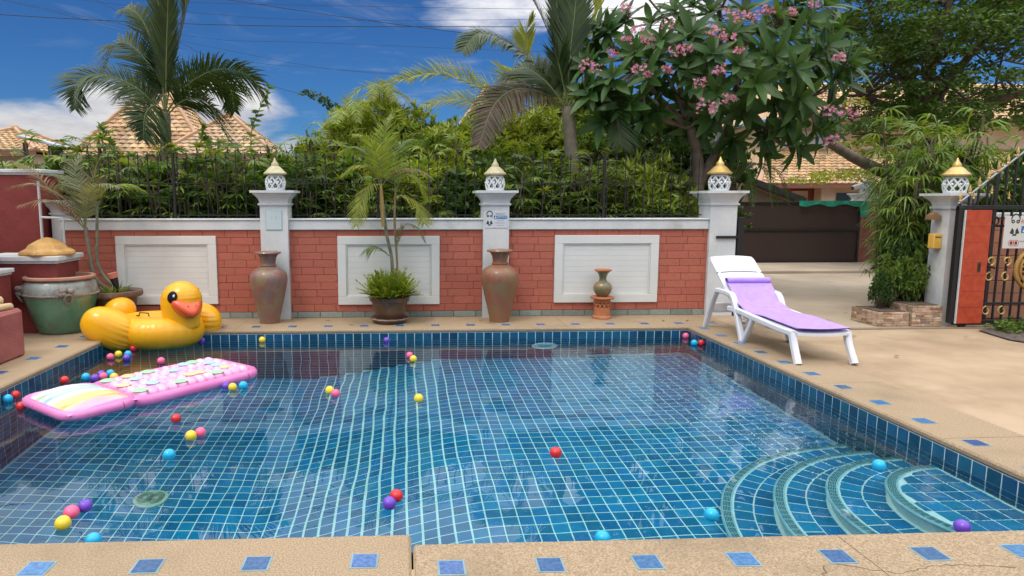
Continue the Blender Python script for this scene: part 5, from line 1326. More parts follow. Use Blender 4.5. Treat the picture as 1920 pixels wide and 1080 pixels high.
# taller sunny bushes behind the middle of the wall
for (px_, py_, Y_, mi, wd) in [(650, 215, 12.2, 3, 1.0), (700, 200, 12.6, 2, 1.0), (745, 205, 11.9, 2, 1.05), (800, 225, 12.4, 1, 1.0), (850, 240, 12.0, 2, .95), (600, 262, 12.4, 1, .8), (560, 285, 11.7, 1, .75), (620, 240, 12.9, 2, .85), (905, 222, 11.8, 2, .85), (960, 215, 12.2, 3, .9), (670, 240, 11.6, 2, .8), (1030, 165, 13.0, 3, .9), (1090, 155, 13.1, 1, 1.0), (935, 200, 12.9, 2, .8), (1140, 170, 13.2, 0, 1.0), (820, 250, 11.5, 2, .8),
                               (1010, 215, 12.1, 2, .9), (1050, 235, 12.6, 3, .9), (985, 275, 11.4, 2, .7), (1100, 225, 12.3, 1, 1.0), (1160, 210, 12.9, 0, 1.1), (1230, 210, 12.5, 0, 1.1), (1150, 250, 11.4, 0, .9), (1330, 240, 12.9, 0, 1.1), (1275, 262, 11.6, 0, .9), (770, 260, 11.3, 1, .8), (690, 265, 11.4, 3, .7)]:
    p = V(px_, py_, Y_); H = p.z
    t = thing('tall_bush', once(('tall dark leafy bush ', 'tall mid-green bush ', 'tall lime green bush ', 'tall yellowish bush ')[mi] + 'behind the hedge, ', (('tall dark leafy bush ', 'tall mid-green bush ', 'tall lime green bush ', 'tall yellowish bush ')[mi] + ('deeper in the garden, ' if Y_ > 11.9 else 'nearer the fence, '),), near(p.x, Y_)), 'bush', (p.x, Y_, 0), rv(0, 6), 'tall bushes behind the middle and right of the fence')
    put('stems', BU[mi][1], t, scale=(wd, wd, H / 1.5))
    zt = H - 1.5 * wd * .98
    while zt > -.6:
        q_ = BU[mi] if rnd.random() < .8 else BU[(1, 4, 1, 2)[mi]]
        put('foliage', q_[0], t, loc=(rv(-.1, .1), rv(-.1, .1), zt), rot=(0, 0, rv(0, 6)), scale=(wd, wd, wd)); zt -= 1.0 * wd

# ------------------------------------------------------------------ feather palms
def frond(name, par, pts, LL, m, n=46, droop=.45, w=.03, rach=.013, fwd_=.5, stemm=None, tilt=.15, roll=0.0, hang=0.0):
    P = smoothpts(pts, 10); o = root_loc(par); lf = MB(); st = MB(); N = len(P)
    st.tube([p - o for p in P], [rach * (1 - .85 * i / (N - 1)) for i in range(N)], 5, False)
    cum = [0]
    for a, b in zip(P, P[1:]): cum.append(cum[-1] + (b - a).length)
    tot = cum[-1]
    for i in range(n):
        q = (.14 + .86 * (i + rv(-.2, .2)) / n) * tot; k = max(j for j in range(N - 1) if cum[j] <= min(q, tot - 1e-4)); f = (q - cum[k]) / max(1e-6, cum[k + 1] - cum[k])
        p = P[k].lerp(P[k + 1], min(f, 1)); T_ = (P[k + 1] - P[k]).normalized(); s = T_.cross(UP)
        if s.length < .15: s = T_.cross(Vector((0, 1, 0)))
        s.normalize(); nn = s.cross(T_); u = i / n; Lf = LL * (.45 + .9 * math.sin(math.pi * min(.06 + u * .93, 1)) ** .7) * (1 - .52 * u)
        if roll and abs(T_.z) < .93: s, nn = s * math.cos(roll) + nn * math.sin(roll), nn * math.cos(roll) - s * math.sin(roll)
        for sg in (-1, 1):
            d = (s * sg * rv(.75, 1.0) + T_ * (fwd_ + .5 * u) + nn * tilt * rv(.3, 1.4)).normalized()
            lf.blade(p - o, d, nn, Lf * rv(.88, 1.1), w, droop * rv(.6, 1.2) * (1 - .85 * abs(T_.z)), 4, (.55, 1, .85, .5))
    fo = put(name, lf.mesh(name, m, False), par); s_ = put('rachis', st.mesh('rachis', stemm or stemg, False), fo)
    return fo
def palm(label, trunk_pts, rads, fronds, m, LL, group=None, nm='palm_tree', trunkm=None, shaft=True, **kw):
    b = trunk_pts[0]; t = thing(nm, label, 'palm tree', (b.x, b.y, 0), 0, group)
    tb = MB(); P = smoothpts(trunk_pts, 8); n = len(P); tb.tube(P, [rads[0] + (rads[1] - rads[0]) * i / (n - 1) + .006 * (i % 2) for i in range(n)], 14); tb.build('trunk', trunkm or barkp, t, world=True)
    for f in fronds:
        k2 = dict(kw); pts = f
        if isinstance(f, dict): k2.update({a: b_ for a, b_ in f.items() if a not in ('p', 'L', 'm')}); pts = f['p']; frond('frond', t, pts, f.get('L', LL), f.get('m', m), **k2)
        else: frond('frond', t, pts, LL, m, **k2)
    return t
def fr(lst, Y0, Y1): return [V(px, py, Y0 + (Y1 - Y0) * i / (len(lst) - 1)) for i, (px, py) in enumerate(lst)]
rnd.seed(31); Yp = 10.9
palm('dark feather palm standing alone against the sky on the left', [V(312, 560, Yp), V(312, 330, Yp), V(310, 212, Yp)], (.105, .07), [
    fr([(309, 215), (255, 165), (190, 140), (145, 155), (140, 205)], Yp, Yp - .7),
    fr([(309, 210), (285, 130), (245, 85), (215, 85), (195, 135)], Yp, Yp + .5),
    {'p': fr([(309, 205), (305, 120), (300, 30), (285, -70)], Yp, Yp - .1), 'L': .50, 'fwd_': 1.6, 'droop': .1},
    {'p': fr([(311, 208), (325, 120), (345, 40), (352, -20), (372, -30)], Yp, Yp + .3), 'L': .52, 'fwd_': 1.4},
    {'p': fr([(311, 208), (312, 100), (315, 0), (316, -70)], Yp, Yp - .5), 'L': .46, 'fwd_': 1.7, 'droop': .15},
    fr([(312, 210), (350, 160), (410, 130), (470, 145), (500, 195)], Yp, Yp - .4),
    fr([(312, 212), (350, 160), (395, 145), (430, 165), (440, 210)], Yp, Yp + .7),
    fr([(313, 216), (345, 188), (385, 190), (412, 230), (430, 265)], Yp, Yp - .9),
    fr([(308, 216), (290, 198), (272, 215), (268, 262)], Yp, Yp - .9),
    fr([(308, 213), (275, 170), (245, 150), (222, 185)], Yp, Yp + .8),
    {'p': fr([(309, 210), (298, 120), (268, 40), (240, 15), (225, 30)], Yp, Yp + .4), 'L': .42}], L_palm, .54, n=88, w=.023, roll=.75, droop=.60, tilt=.3)
rnd.seed(32); Yq = 10.1
palm('big grey-green feather palm behind the frangipani, middle of the picture', [V(1082, 560, Yq), V(1078, 400, Yq), V(1072, 290, Yq), V(1064, 200, Yq)], (.12, .085), [
    {'p': fr([(1063, 200), (1010, 130), (950, 80), (900, 62), (866, 95)], Yq, Yq - .9), 'n': 104, 'L': .50},
    {'p': fr([(1063, 205), (1020, 175), (965, 168), (925, 200), (898, 272)], Yq, Yq - 1.2), 'n': 100, 'L': .46, 'm': leafmat('palm_leaf_underside', (.10, .065, .04), (.06, .06, .03), transl=.3)},
    {'p': fr([(1064, 195), (1068, 110), (1078, 20), (1088, -80)], Yq, Yq), 'L': .55, 'fwd_': 1.3}, {'p': fr([(1064, 195), (1045, 110), (1015, 30), (975, -40)], Yq, Yq - .3), 'L': .52, 'fwd_': 1.2},
    {'p': fr([(1066, 198), (1095, 120), (1130, 55), (1175, 30)], Yq, Yq + .5), 'L': .45}, fr([(1062, 203), (1020, 150), (975, 128), (938, 168)], Yq, Yq + .8),
    fr([(1066, 200), (1110, 180), (1150, 205), (1165, 275)], Yq, Yq - .5), {'p': fr([(1064, 195), (1056, 100), (1045, 20), (1040, -60)], Yq, Yq + .4), 'L': .5, 'fwd_': 1.3}], L_palm, .56, n=104, w=.032, roll=.6, droop=.5, tilt=.2)
rnd.seed(33); Yr = 12.6
palm('yellow-green feather palm behind the grey-green one, one frond reaching left', [V(1020, 560, Yr), V(1015, 300, Yr), V(1005, 200, Yr)], (.12, .09), [
    {'p': fr([(1005, 205), (930, 178), (830, 140), (738, 152)], Yr, Yr - .8), 'n': 95, 'L': .55, 'droop': .2, 'tilt': .5}, {'p': fr([(1005, 205), (920, 200), (850, 185), (790, 200)], Yr, Yr + .3), 'n': 50, 'droop': .3},
    {'p': fr([(1005, 200), (990, 130), (985, 70), (1000, 30)], Yr, Yr), 'fwd_': 1.3}, {'p': fr([(1005, 200), (1050, 120), (1110, 50), (1125, -20)], Yr, Yr), 'fwd_': 1.3}, fr([(1005, 200), (960, 150), (960, 130), (930, 200)], Yr, Yr + .4)], L_gold, .50, n=70, w=.030, roll=.6, droop=.35, tilt=.3)
rnd.seed(34)
for (px_, py_, Y_, lb) in ((715, 225, 12.0, 'small fine-leaved palm rising above the sunny bushes, middle left'), (655, 262, 11.6, 'small yellowish palm at the left end of the sunny bushes')):
    c = V(px_, py_, Y_)
    fs = []
    for k in range(9):
        a = k * 2.4 + .3; hgt = rv(.3, .6); q = Vector((math.cos(a), math.sin(a), 0)) * rv(.35, .6); fs.append([c, c + q * .4 + UP * hgt, c + q * .9 + UP * hgt * .9, c + q * 1.35 + UP * hgt * .4])
    palm(lb, [Vector((c.x, Y_, 0)), Vector((c.x - .04, Y_, c.z * .6)), c], (.05, .035), fs, L_gold if px_ > 700 else L_lime, .26, None, 'palm_tree', stemg, n=26, w=.018, rach=.008)

# potted palms
rnd.seed(41)
c0 = Vector((cpx, cpy, .30))
t = thing('potted_palm', 'tall thin areca palm with dying fronds in the middle brown pot', 'palm', (cpx, cpy, .30))
canes = [[c0 + Vector((.02, 0, 0)), V(735, 490, cpy), V(725, 440, cpy), V(718, 385, cpy)], [c0 + Vector((.08, .02, 0)), V(745, 500, cpy + .05), V(740, 420, cpy + .05), V(742, 350, cpy + .05)]]
m_ = MB(); m_.tube(smoothpts(canes[0], 6), .020, 8); m_.build('cane', mat('ringed_cane', (.10, .12, .075), .6, (.20, .20, .13), 14, .3, 40), t, world=True)
m_ = MB(); m_.tube(smoothpts(canes[1], 6), .014, 8); m_.build('cane', mat('reddish_cane', (.28, .17, .09), .6, (.22, .18, .1), 14), t, world=True)
m_ = MB(); m_.tube([V(719, 425, cpy), V(716, 380, cpy), V(714, 345, cpy)], [.024, .026, .014], 8); m_.build('crownshaft', mat('orange_crownshaft', (.42, .24, .07), .5, (.36, .27, .1), 9), t, world=True)
F = [([(714, 350), (708, 300), (690, 260), (662, 250)], L_lime, -.3), ([(714, 350), (716, 290), (722, 240), (735, 215)], L_lime, .2), ([(714, 350), (700, 320), (668, 310), (640, 330)], L_gold, -.1), ([(714, 350), (745, 320), (785, 318), (812, 335)], L_brown, -.2),
     ([(714, 360), (700, 345), (680, 370), (668, 425)], L_gold, -.3), ([(742, 360), (755, 330), (780, 335), (800, 375)], L_lime, .1), ([(742, 365), (740, 300), (760, 265), (790, 262)], L_mid, .3), ([(742, 470), (755, 425), (780, 425), (798, 455)], L_brown, -.1),
     ([(714, 352), (690, 290), (660, 275), (640, 292)], L_mid, .3), ([(714, 352), (718, 300), (706, 230), (690, 190)], L_lime, .0), ([(730, 480), (712, 466), (696, 466), (688, 470)], L_mid, -.1), ([(742, 365), (775, 375), (790, 400), (796, 420)], L_gold, -.2)]
for pts, m, dy in F: frond('frond', t, fr(pts, cpy, cpy + dy), .27 if m is not L_brown else .16, m, n=34, w=.013, rach=.006, droop=.7, tilt=.1)
t = thing('foliage_plant', 'lime green leafy plant filling the middle brown pot', 'plant', (cpx, cpy, .30)); lf = MB()
for k in range(260):
    a = rv(0, 6.28); r_ = rv(0, .17) ; el_ = R(rv(15, 85)); d = Vector((math.cos(a) * math.cos(el_), math.sin(a) * math.cos(el_), math.sin(el_)))
    b = Vector((r_ * math.cos(a), r_ * math.sin(a), 0)); Lq = rv(.20, .42) * (1.0 if el_ > .6 else .75)
    n_ = 5
    for i in range(n_):
        q = b + d * Lq * (.35 + .65 * i / n_); q.z -= .25 * (i / n_) ** 2 * Lq * (1 - math.sin(el_))
        for sg in (-1, 1): lf.blade(q, d * .7 + d.cross(UP).normalized() * sg * .7, UP,   .065 * rv(.7, 1.2), .022, .02, 2, (.7, 1))
    lf.blade(b, d, UP, Lq * 1.1, .02, .15 * (1 - math.sin(el_)), 3)
lf.build('leaves', L_lime, t, smooth=False)
rnd.seed(42); c0 = Vector((bx_, by_, .39))
t = thing('potted_palm', 'two slim palm canes with pale bronze fronds in the dark pot at left', 'palm', (bx_, by_, .39))
m_ = MB(); m_.tube(smoothpts([c0 + Vector((-.02, 0, 0)), V(178, 520, by_), V(168, 470, by_), V(160, 425, by_)], 6), [.030] * 6 + [.024] * 13, 8); m_.build('cane', MATS['palm_bark'], t, world=True)
m_ = MB(); m_.tube(smoothpts([c0 + Vector((.06, 0, 0)), V(185, 500, by_), V(182, 440, by_), V(182, 385, by_)], 6), .018, 8); m_.build('cane', MATS['ringed_cane'], t, world=True)
L_bronze = leafmat('bronze_frond', (.22, .12, .06), (.16, .13, .06), transl=.25); L_pale = leafmat('pale_frond', (.15, .18, .09), (.20, .20, .11), transl=.3)
F = [([(160, 430), (125, 395), (85, 375), (35, 385)], L_bronze, -.5), ([(160, 428), (130, 380), (70, 345), (15, 350)], L_bronze, -.2), ([(160, 428), (150, 370), (125, 335), (95, 325)], L_pale, .2), ([(160, 428), (168, 370), (190, 345), (225, 350)], L_pale, -.3), ([(182, 390), (200, 355), (240, 345), (272, 358)], L_lime, .1),
     ([(182, 390), (175, 340), (185, 300), (200, 280)], L_brown, .1), ([(160, 428), (158, 370), (140, 320), (150, 290)], L_pale, .3), ([(182, 392), (150, 350), (120, 345), (100, 360)], L_pale, .3), ([(160, 430), (110, 372), (60, 320), (20, 300)], L_bronze, .3)]
for pts, m, dy in F: frond('frond', t, fr(pts, by_, by_ + dy), .26, m, n=36, w=.013, rach=.007, droop=.55, tilt=.1)
t = thing('foliage_plant', 'small tuft of green leaves at the foot of the left potted palm', 'plant', (bx_ - .02, by_, .39)); lf = MB()
for k in range(90): lf.blade((rv(-.08, .08), rv(-.08, .08), 0), rdir(.2, 1), rdir(0, 1), rv(.08, .2), .018, .05, 3)
lf.build('leaves', L_lime, t, smooth=False)

# ------------------------------------------------------------------ frangipani
def bigleaf(L, w):
    mb = MB(); rows = 7
    for i in range(rows + 1):
        u = i / rows; ww = w * .5 * math.sin(math.pi * min(.02 + u ** .85 * .97, 1)) ** .8 * (1.05); z = -.16 * L * u * u + .02 * L * u; mb.vs([(u * L, -ww, z + ww * .28), (u * L, 0, z), (u * L, ww, z + ww * .28)])
    for i in range(rows): k = i * 3; mb.face(k, k + 3, k + 4, k + 1); mb.face(k + 1, k + 4, k + 5, k + 2)
    return mb
BL = [bigleaf(.40, .112), bigleaf(.34, .10), bigleaf(.44, .125)]; BLM = [b.mesh('leaf', L_frang, True) for b in BL]
rnd.seed(51)
ft = thing('frangipani_tree', 'frangipani tree with big glossy leaves and pink flower clusters behind the wall', 'tree', tuple(V(1292, 400, 10.2).xy) + (0,))
tips = [(1100, 120, 9.9), (1135, 60, 10.2), (1170, 30, 10.4), (1150, 140, 9.6), (1115, 175, 9.8), (1190, 95, 9.9), (1215, 40, 10.2), (1260, 20, 10.0), (1240, 80, 9.6), (1275, 120, 9.7), (1210, 150, 9.5), (1175, 190, 9.6), (1300, 60, 9.7), (1330, 15, 10), (1335, 100, 9.4), (1300, 150, 9.6),
 (1370, 60, 9.6), (1380, 120, 9.3), (1350, 170, 9.4), (1400, 20, 9.9), (1425, 85, 9.5), (1420, 150, 9.2), (1455, 30, 9.8), (1490, 125, 9.0), (1480, 70, 9.4), (1520, 40, 9.6), (1555, 85, 9.3), (1530, 110, 9.4), (1590, 120, 9.2), (1570, 150, 9.3), (1545, 10, 9.9), (1500, 5, 10.2),
 (1450, 190, 9.4), (1400, 200, 9.6), (1340, 215, 9.8), (1500, 180, 9.2), (1560, 200, 9.4), (1480, 235, 9.4), (1430, 250, 9.8), (1380, 265, 10), (1500, 275, 9.3), (1535, 250, 9.3), (1130, 225, 10), (1180, 240, 10.2), (1230, 205, 10), (1290, 195, 10.2), (1260, 240, 10.5), (1440, 290, 10.1),
 (1200, -20, 10.3), (1290, -30, 10.2), (1380, -30, 10), (1460, -40, 9.9), (1340, -50, 10.4), (1420, 60, 10.5), (1300, 90, 10.6), (1220, 110, 10.7), (1520, 150, 10.3), (1350, 250, 10.6), (1150, 90, 10.8), (1540, 225, 10.0), (1330, 140, 10.4), (1470, 150, 10.4), (1410, 110, 10.6), (1390, 165, 10.3), (1270, 60, 10.8), (1240, 160, 10.3), (1500, 215, 10.2), (1380, 90, 10.7), (1190, 140, 10.6), (1310, 240, 10.2), (1450, 110, 9.2), (1560, 50, 10.2)]
tips += [(rv(1110, 1570), rv(-10, 230), rv(9.9, 10.9)) for k in range(24)]
tips = [(V(a + rv(-6, 6), b + rv(-6, 6), c)) for a, b, c in tips]
trunk = [Vector(tuple(V(1292, 400, 10.2).xy) + (0,)), V(1305, 380, 10.2), V(1308, 300, 10.2), V(1295, 240, 10.1)]
nodes = [V(1240, 185, 10.1), V(1205, 175, 10.0), V(1180, 110, 10.2), V(1225, 90, 10.1), V(1300, 150, 10.1), V(1340, 200, 10.0), V(1380, 160, 9.9), V(1430, 140, 9.8), V(1470, 180, 9.8), V(1330, 80, 10.1), V(1400, 60, 10), V(1500, 90, 9.9), V(1520, 180, 9.7), V(1420, 230, 9.9), V(1150, 170, 10.2), V(1280, 60, 10.2), V(1350, 20, 10.2), V(1460, 30, 10.1)]
m_ = MB(); m_.tube(smoothpts(trunk, 6), [.12 - .003 * i for i in range(19)], 12); m_.build('trunk', bark, ft, world=True)
m_ = MB(); m_.tube(smoothpts([V(1308, 350, 10.2), V(1335, 300, 10.2), V(1365, 240, 10.1), V(1380, 170, 10)], 6), [.075 - .002 * i for i in range(19)], 10); m_.build('limb', bark, ft, world=True)
m_ = MB()
for k, nd in enumerate(nodes):
    src = trunk[3] if k < 5 or k in (9, 14, 15) else V(1368, 220, 10.1)
    mid = src.lerp(nd, .5) + Vector((rv(-.08, .08), rv(-.08, .08), rv(-.12, .05))); m_.tube(smoothpts([src, mid, nd], 5), [.045 - .002 * i for i in range(11)], 8)
for tp in tips:
    nd = min(nodes, key=lambda q: (q - tp).length); mid = nd.lerp(tp, .55) + Vector((rv(-.05, .05), rv(-.05, .05), -.08)); m_.tube(smoothpts([nd, mid, tp], 4), [.022 - .0012 * i for i in range(9)], 6)
m_.build('branches', bark, ft, world=True)['kind'] = 'stuff'
o = root_loc(ft); leaves = []; cen = V(1350, 160, 10.2)
for tp in tips:
    ax = ((tp - cen).normalized() * .9 + Vector((0, -.45, .35)) + rdir() * .25).normalized(); a_ = ax.orthogonal().normalized(); b_ = ax.cross(a_); nl = rnd.randint(11, 15); ph = rv(0, 6)
    for i in range(nl):
        th = ph + i * 2.399; sp = R(38 + 52 * i / nl); d = (ax * math.cos(sp) + (a_ * math.cos(th) + b_ * math.sin(th)) * math.sin(sp)).normalized(); d.z -= .12; d.normalize()
        sd = d.cross(ax).normalized(); up_ = sd.cross(d).normalized()
        if up_.dot(ax) < 0: up_ = -up_; sd = -sd
        M = Matrix((d, up_.cross(d), up_)).transposed().to_4x4(); M.translation = tp - ax * (i * .006) - o; leaves.append((tp.y, M, rnd.randrange(3), rv(.8, 1.12)))
leaves.sort(key=lambda q: q[0])
for (y, M, k, s) in leaves[:300]:
    l_ = put('leaf', BLM[k], ft); l_.matrix_local = M @ Matrix.Scale(s, 4)
mb = MB()
for (y, M, k, s) in leaves[300:]:
    kk = mb.vs([M @ (Vector(v) * s) for v in BL[k].v]); [mb.face(*[kk + q for q in f]) for f in BL[k].f]
mb.build('leaves', L_frang2, ft)['kind'] = 'stuff'
pinkf = mat('pink_petal', (.52, .15, .32), .5, (.64, .32, .46), 30, isl=.25, transl=.3)
yf = mat('petal_centre', (.75, .50, .12), .5)
def blossoms(mb, c, r, n):
    for k in range(n):
        d = (rdir(-.4, 1) + Vector((0, -.7, .1))).normalized(); p = c + Vector((rv(-1, 1) * r * 1.25, rv(-1, .3) * r * .6, rv(-1, 1) * r * rv(.5, 1))); a_ = d.orthogonal().normalized(); b_ = d.cross(a_); s = rv(.020, .031)
        for i in range(5):
            t0 = i * 1.2566; u = a_ * math.cos(t0) + b_ * math.sin(t0); v = a_ * math.cos(t0 + 1.5) + b_ * math.sin(t0 + 1.5)
            kk = mb.vs([p, p + u * s * .55 - v * s * .30 + d * s * .2, p + u * s * 1.05 + d * s * .22, p + u * s * .6 + v * s * .36 + d * s * .1]); mb.face(kk, kk + 1, kk + 2, kk + 3)
for (px_, py_, y, r) in [(1107, 125, 9.5, .13), (1195, 55, 9.7, .08), (1215, 75, 9.5, .09), (1175, 75, 9.7, .06), (1200, 130, 9.3, .09), (1268, 95, 9.2, .09), (1290, 90, 9.3, .07), (1215, 140, 9.3, .05), (1250, 45, 9.5, .08), (1340, 60, 9.2, .10), (1365, 70, 9.2, .08), (1348, 130, 8.9, .07), (1365, 185, 9.0, .08), (1325, 200, 9.0, .11), (1375, 30, 9.4, .12), (1408, 30, 9.5, .09), (1310, 155, 9.2, .07), (1385, 95, 9.1, .06),
                         (1558, 210, 9.0, .11), (1592, 215, 9.1, .09), (1560, 262, 9.1, .10), (1572, 108, 9.0, .07), (1440, 20, 9.6, .08), (1488, 22, 9.5, .05), (1175, 15, 9.8, .07), (1148, 100, 9.6, .06), (1250, 130, 9.3, .06), (1525, 8, 9.7, .07)]:
    mb = MB(); blossoms(mb, V(px_, py_, y) - o, r * .95, int(9 + r * 170)); mb.build('flower_cluster', pinkf, ft, smooth=False)['kind'] = 'stuff'
# thick limb of another frangipani-like tree at right
rnd.seed(52)
lt = thing('leaning_tree', 'tree with one thick bare limb leaning up to the left from the right corner', 'tree', tuple(V(1735, 380, 11).xy) + (0,))
m_ = MB(); bp = V(1735, 380, 11); m_.tube(smoothpts([Vector((bp.x, bp.y, 0)), V(1725, 365, 11), V(1660, 325, 10.8), (V(1600, 295, 10.5)), V(1555, 268, 10.2)], 6), [.13 - .0028 * i for i in range(25)], 10); m_.build('limb', bark, lt, world=True)

# ------------------------------------------------------------------ rain tree at right
rnd.seed(61)
rb0 = V(1715, 380, 14.5); rt = thing('rain_tree', 'big dark spreading tree with small leaves filling the upper right', 'tree', (rb0.x, rb0.y, 0))
o = root_loc(rt); m_ = MB(); m_.tube(smoothpts([Vector((rb0.x, 14.5, 0)), V(1718, 330, 14.5), V(1730, 270, 14.5)], 5), .32, 12); m_.build('trunk', barkd, rt, world=True)
lim = [[(1730, 275), (1690, 215), (1620, 180), (1560, 120)], [(1730, 275), (1760, 180), (1830, 90), (1900, 0)], [(1728, 270), (1700, 150), (1640, 40), (1620, -60)], [(1735, 270), (1810, 210), (1900, 180), (1990, 150)], [(1728, 268), (1745, 120), (1780, 0), (1790, -90)], [(1725, 310), (1690, 270), (1650, 255), (1600, 250)]]
m_ = MB()
for q in lim: m_.tube(smoothpts(fr(q, 14.5, 14.5 + rv(-1.5, 1)), 5), [.15 - .008 * i for i in range(16)], 8)
for k in range(40):
    q = rnd.choice(lim); f = rnd.choice((1, 2, 3)); a = V(q[f][0], q[f][1], 14.2); m_.tube(smoothpts([a, a + Vector((rv(-.6, .6), rv(-.6, .3), rv(-.1, .5))), a + Vector((rv(-1.4, 1.4), rv(-1, .6), rv(-.2, 1)))], 4), [.04 - .003 * i for i in range(9)], 5)
m_.build('limbs', barkd, rt, world=True)
def spray(mb, c, rx, rz, n, ls=.07, lw=.03):
    for k in range(n):
        a = rv(0, 6.28); r = math.sqrt(rv(0, 1)); p = c + Vector((rx * r * math.cos(a), rx * r * math.sin(a), rz * rv(-1, 1) * (1 - r * .5) - .25 * rz * r * r)); d = Vector((math.cos(a), math.sin(a), rv(-.5, .3))) + rdir() * .7
        mb.blade(p, d, rdir(.3, 1), ls * rv(.7, 1.3), lw * rv(.8, 1.2), .02, 2, (.6, 1))
mb = MB(); mb2 = MB()
for k in range(195):
    px_ = rv(1560, 2080); py_ = rv(-130, 240)
    if px_ < 1640 and py_ > 120: continue
    c = V(px_, py_, rv(12.6, 16.5)); spray(mb, c - o, rv(.35, .75), rv(.10, .22), 230, .10, .05)
for (px_, py_) in [(1590, 160), (1620, 205), (1660, 225), (1600, 235), (1640, 265), (1700, 235), (1570, 215), (1680, 190), (1620, 240), (1750, 230), (1800, 250), (1850, 235), (1900, 225)]:
    c = V(px_, py_, rv(12.5, 13.5)); spray(mb, c - o, rv(.3, .5), .10, 200, .09, .04)
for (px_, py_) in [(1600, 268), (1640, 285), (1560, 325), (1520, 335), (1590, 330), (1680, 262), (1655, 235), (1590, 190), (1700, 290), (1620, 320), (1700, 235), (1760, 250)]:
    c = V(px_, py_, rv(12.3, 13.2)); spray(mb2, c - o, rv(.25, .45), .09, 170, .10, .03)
mb.build('crown', L_rain, rt, smooth=False); mb2.build('sun_coloured_sprays', L_gold, rt, smooth=False)  # yellow sunlight on the lower sprays is put into their leaf colour
# ------------------------------------------------------------------ right corner planting
rnd.seed(71)
L_bam = leafmat('bamboo_leaf', (.10, .18, .022), (.16, .24, .04))
RC = [rhapis(72, 2.2, L_bam, 8, .75, .34, .024, .16), rhapis(73, 2.2, L_mid, 8, .7, .34, .024, .16), rhapis(74, 2.2, L_bam, 8, .9, .27, .022, .10, .05), rhapis(75, 2.2, L_mid, 9, .8, .25, .024, .12, .05)]
lab = ['drooping lime green bamboo palm left of the right white pillar', 'bamboo palm towering behind the right white pillar', 'bamboo palm behind the gate spears', 'bamboo palm above the boarded wall at the right edge']
for i, (x, y, H, lb) in enumerate([(6.55, 8.62, .86, 'drooping over the taller planter'), (6.78, 8.85, 1.02, 'between the planters and the small wall lamp'), (6.52, 8.95, .74, 'lowest, at the left side of the planting'), (6.98, 9.1, 1.18, 'left of the right lantern, high up'), (7.25, 9.0, .80, 'leaning over the split stone planters'), (7.4, 9.3, .95, 'close behind the letter box'), (7.15, 9.2, 1.0, 'behind the lantern of the right white pillar'), (7.75, 9.2, .98, 'behind the tallest gate spears'), (7.9, 9.9, 1.15, 'rising left of the right white pillar'), (8.3, 9.5, 1.05, 'behind the gate at the right edge'),
                                   (8.1, 10.2, 1.25, 'at the back, above the right lantern'), (7.6, 9.6, .85, 'low, at the back of the planters'), (9.0, 9.8, 1.15, 'farthest right, beyond the picture edge'), (8.1, 10.4, 1.3, 'tallest, at the back right')]):
    plant_from(RC[(2, 3, 3, 2)[i] if i < 4 else 0 if i % 3 != 2 else 1], 'bamboo_palm', 'bushy drooping bamboo palm ' + lb, 'palm shrub', (x, y, .0), rv(0, 6), H, 'bamboo palms in the right corner planting')
for i, (x, y, H, m, lb) in enumerate([(6.42, 8.42, .95, 0, 'against the right white pillar'), (6.08, 8.2, .7, 1, 'in the lower planter'), (5.92, 8.12, .5, 0, 'at the left end of the planters'), (6.35, 8.2, .75, 1, 'in the taller planter'), (7.8, 9.5, 1.7, 0, 'behind the right white pillar'), (8.3, 8.9, 1.9, 0, 'behind the boarded wall'), (8.2, 10.0, 2.1, 0, 'at the back of the corner'), (9.2, 9.2, 2.1, 0, 'behind the far end of the gate')]):
    t = thing('corner_shrub', 'dark broad-leaved shrub ' + lb, 'shrub', (x, y, .1), rv(0, 6), 'dark shrubs in the right corner planting')
    k_ = H / 1.5; put('foliage', BU[(0, 4)[m]][0], t, scale=(k_ * (.5 if x > 6.5 else .5), k_ * (.6 if x > 6.5 else .5), k_)); put('stems', BU[0][1], t, scale=(k_ * .5, k_ * .5, k_))
# long-bladed grassy spray hanging at the planter, cycad by the pillar, weeds at the gate foot
t = thing('cycad', 'dark feathery cycad fronds beside the pillar behind the lounger', 'plant', (4.95, 10.3, 0))
c = V(1370, 345, 10.3) - Vector((4.95, 10.3, 0)); m_ = MB(); m_.tube([(0, 0, 0), (c.x * .5, 0, c.z * .6), tuple(c)], .09, 8); m_.build('trunk', barkd, t)
cc = c + Vector((4.95, 10.3, 0))
for k in range(12):
    a = k * 2.4; q = Vector((math.cos(a), math.sin(a) * .6, 0)) * .75; frond('frond', t, [cc, cc + q * .5 + UP * .3, cc + q + UP * .15, cc + q * 1.25 - UP * .35], .14, L_dark, n=34, w=.014, rach=.008, droop=.2)
t = thing('weeds', 'small green weeds at the foot of the black gate', 'plant', (7.0, 7.55, 0)); lf = MB()
for k in range(46):
    b = Vector((rv(-.12, .9), rv(-.25, .1), 0)); hh = rv(.04, .16)
    for i in range(7): lf.blade(b + UP * hh * rv(.2, 1) + rdir() * .03, rdir(-.1, .7), rdir(.4, 1), rv(.04, .07), .035, .01, 2, (.7, 1))
lf.build('leaves', L_mid, t, smooth=False)
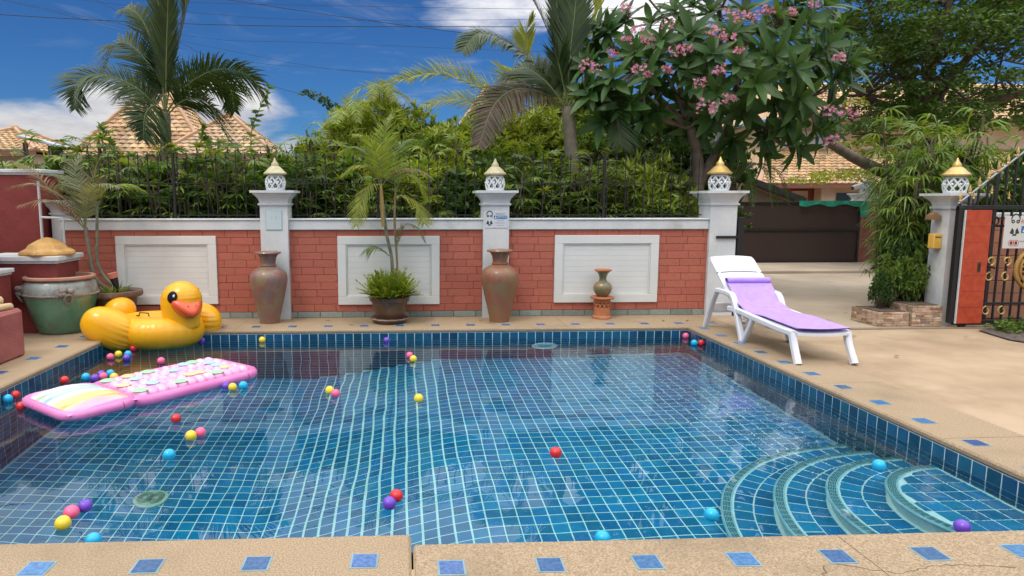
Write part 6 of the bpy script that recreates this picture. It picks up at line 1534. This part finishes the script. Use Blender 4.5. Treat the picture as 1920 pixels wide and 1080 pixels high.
# creeper on the slanting cable, sprigs above the hedge
t = thing('creeper', 'thin leafy creeper climbing the end of the steep cable', 'creeper', tuple(V(640, 200, 15).xy) + (0,)); lf = MB(); o = root_loc(t)
for k in range(240):
    u = rv(0, 1) ** .6; p = V(560 + 100 * u, 172 + 60 * u * u + rv(-2, 5) * (1 + 3 * u), 15.3) - o; lf.blade(p, rdir(), rdir(), rv(.06, .12), .05, .02, 2, (.7, 1))
lf.build('leaves', L_dark, t, smooth=False)
rnd.seed(81)
for (a, b, lb) in [((395, 285), (378, 232), 'thin leafy sprig standing above the hedge right of the left palm'), ((470, 270), (505, 165), 'long thin sprig curling up beside the small pointed roof'), ((215, 285), (190, 235), 'sprig above the hedge left of the left palm')]:
    t = thing('sprig', lb, 'plant', tuple(V(a[0], a[1], 10).xy) + (0,)); o = root_loc(t); P = smoothpts([Vector((o.x, 10, 1.0)), V(a[0], a[1], 10), V((a[0] + b[0]) / 2 - 6, (a[1] + b[1]) / 2, 10), V(b[0], b[1], 10)], 6)
    m_ = MB(); m_.tube([p - o for p in P], .006, 4); m_.build('stem', stemg, t); lf = MB()
    for p in P[5:]:
        for i in range(3): lf.blade(p - o, rdir(-.2, .8), rdir(0, 1), rv(.07, .13), .045, .03, 2, (.7, 1))
    lf.build('leaves', L_mid, t, smooth=False)
# trees well beyond, so that no empty ground shows between the houses
rnd.seed(91)
for i in range(16):
    x = -26 + i * 3.4; Y_ = rv(27, 33); t = thing('background_tree', 'leafy tree far behind the houses', 'tree', (x, Y_, 0), rv(0, 6), 'far trees behind the houses')
    H = rv(2.6, 3.3); q_ = BU[rnd.choice((0, 1))]; put('foliage', q_[0], t, scale=(2.4, 2.4, H / 1.5)); put('stems', q_[1], t, scale=(2.4, 2.4, H / 1.5))
# fallen leaves and petals on the deck and the street
lf = MB(); rnd.seed(95)
fl = struct('scattered_leaves'); fl['kind'] = 'stuff'; fl['label'] = 'a few fallen leaves and petals'
for k in range(60):
    p = Vector((rv(-3, 8), rv(8.0, 8.6), .004)) if k < 14 else Vector((rv(4.6, 12), rv(6.2, 15), .004)); a = rv(0, 6)
    lf.blade(p, (math.cos(a), math.sin(a), .05), UP, rv(.03, .07), .03, -.01, 2, (.8, 1))
lf.build('leaves', L_brown, fl, smooth=False)
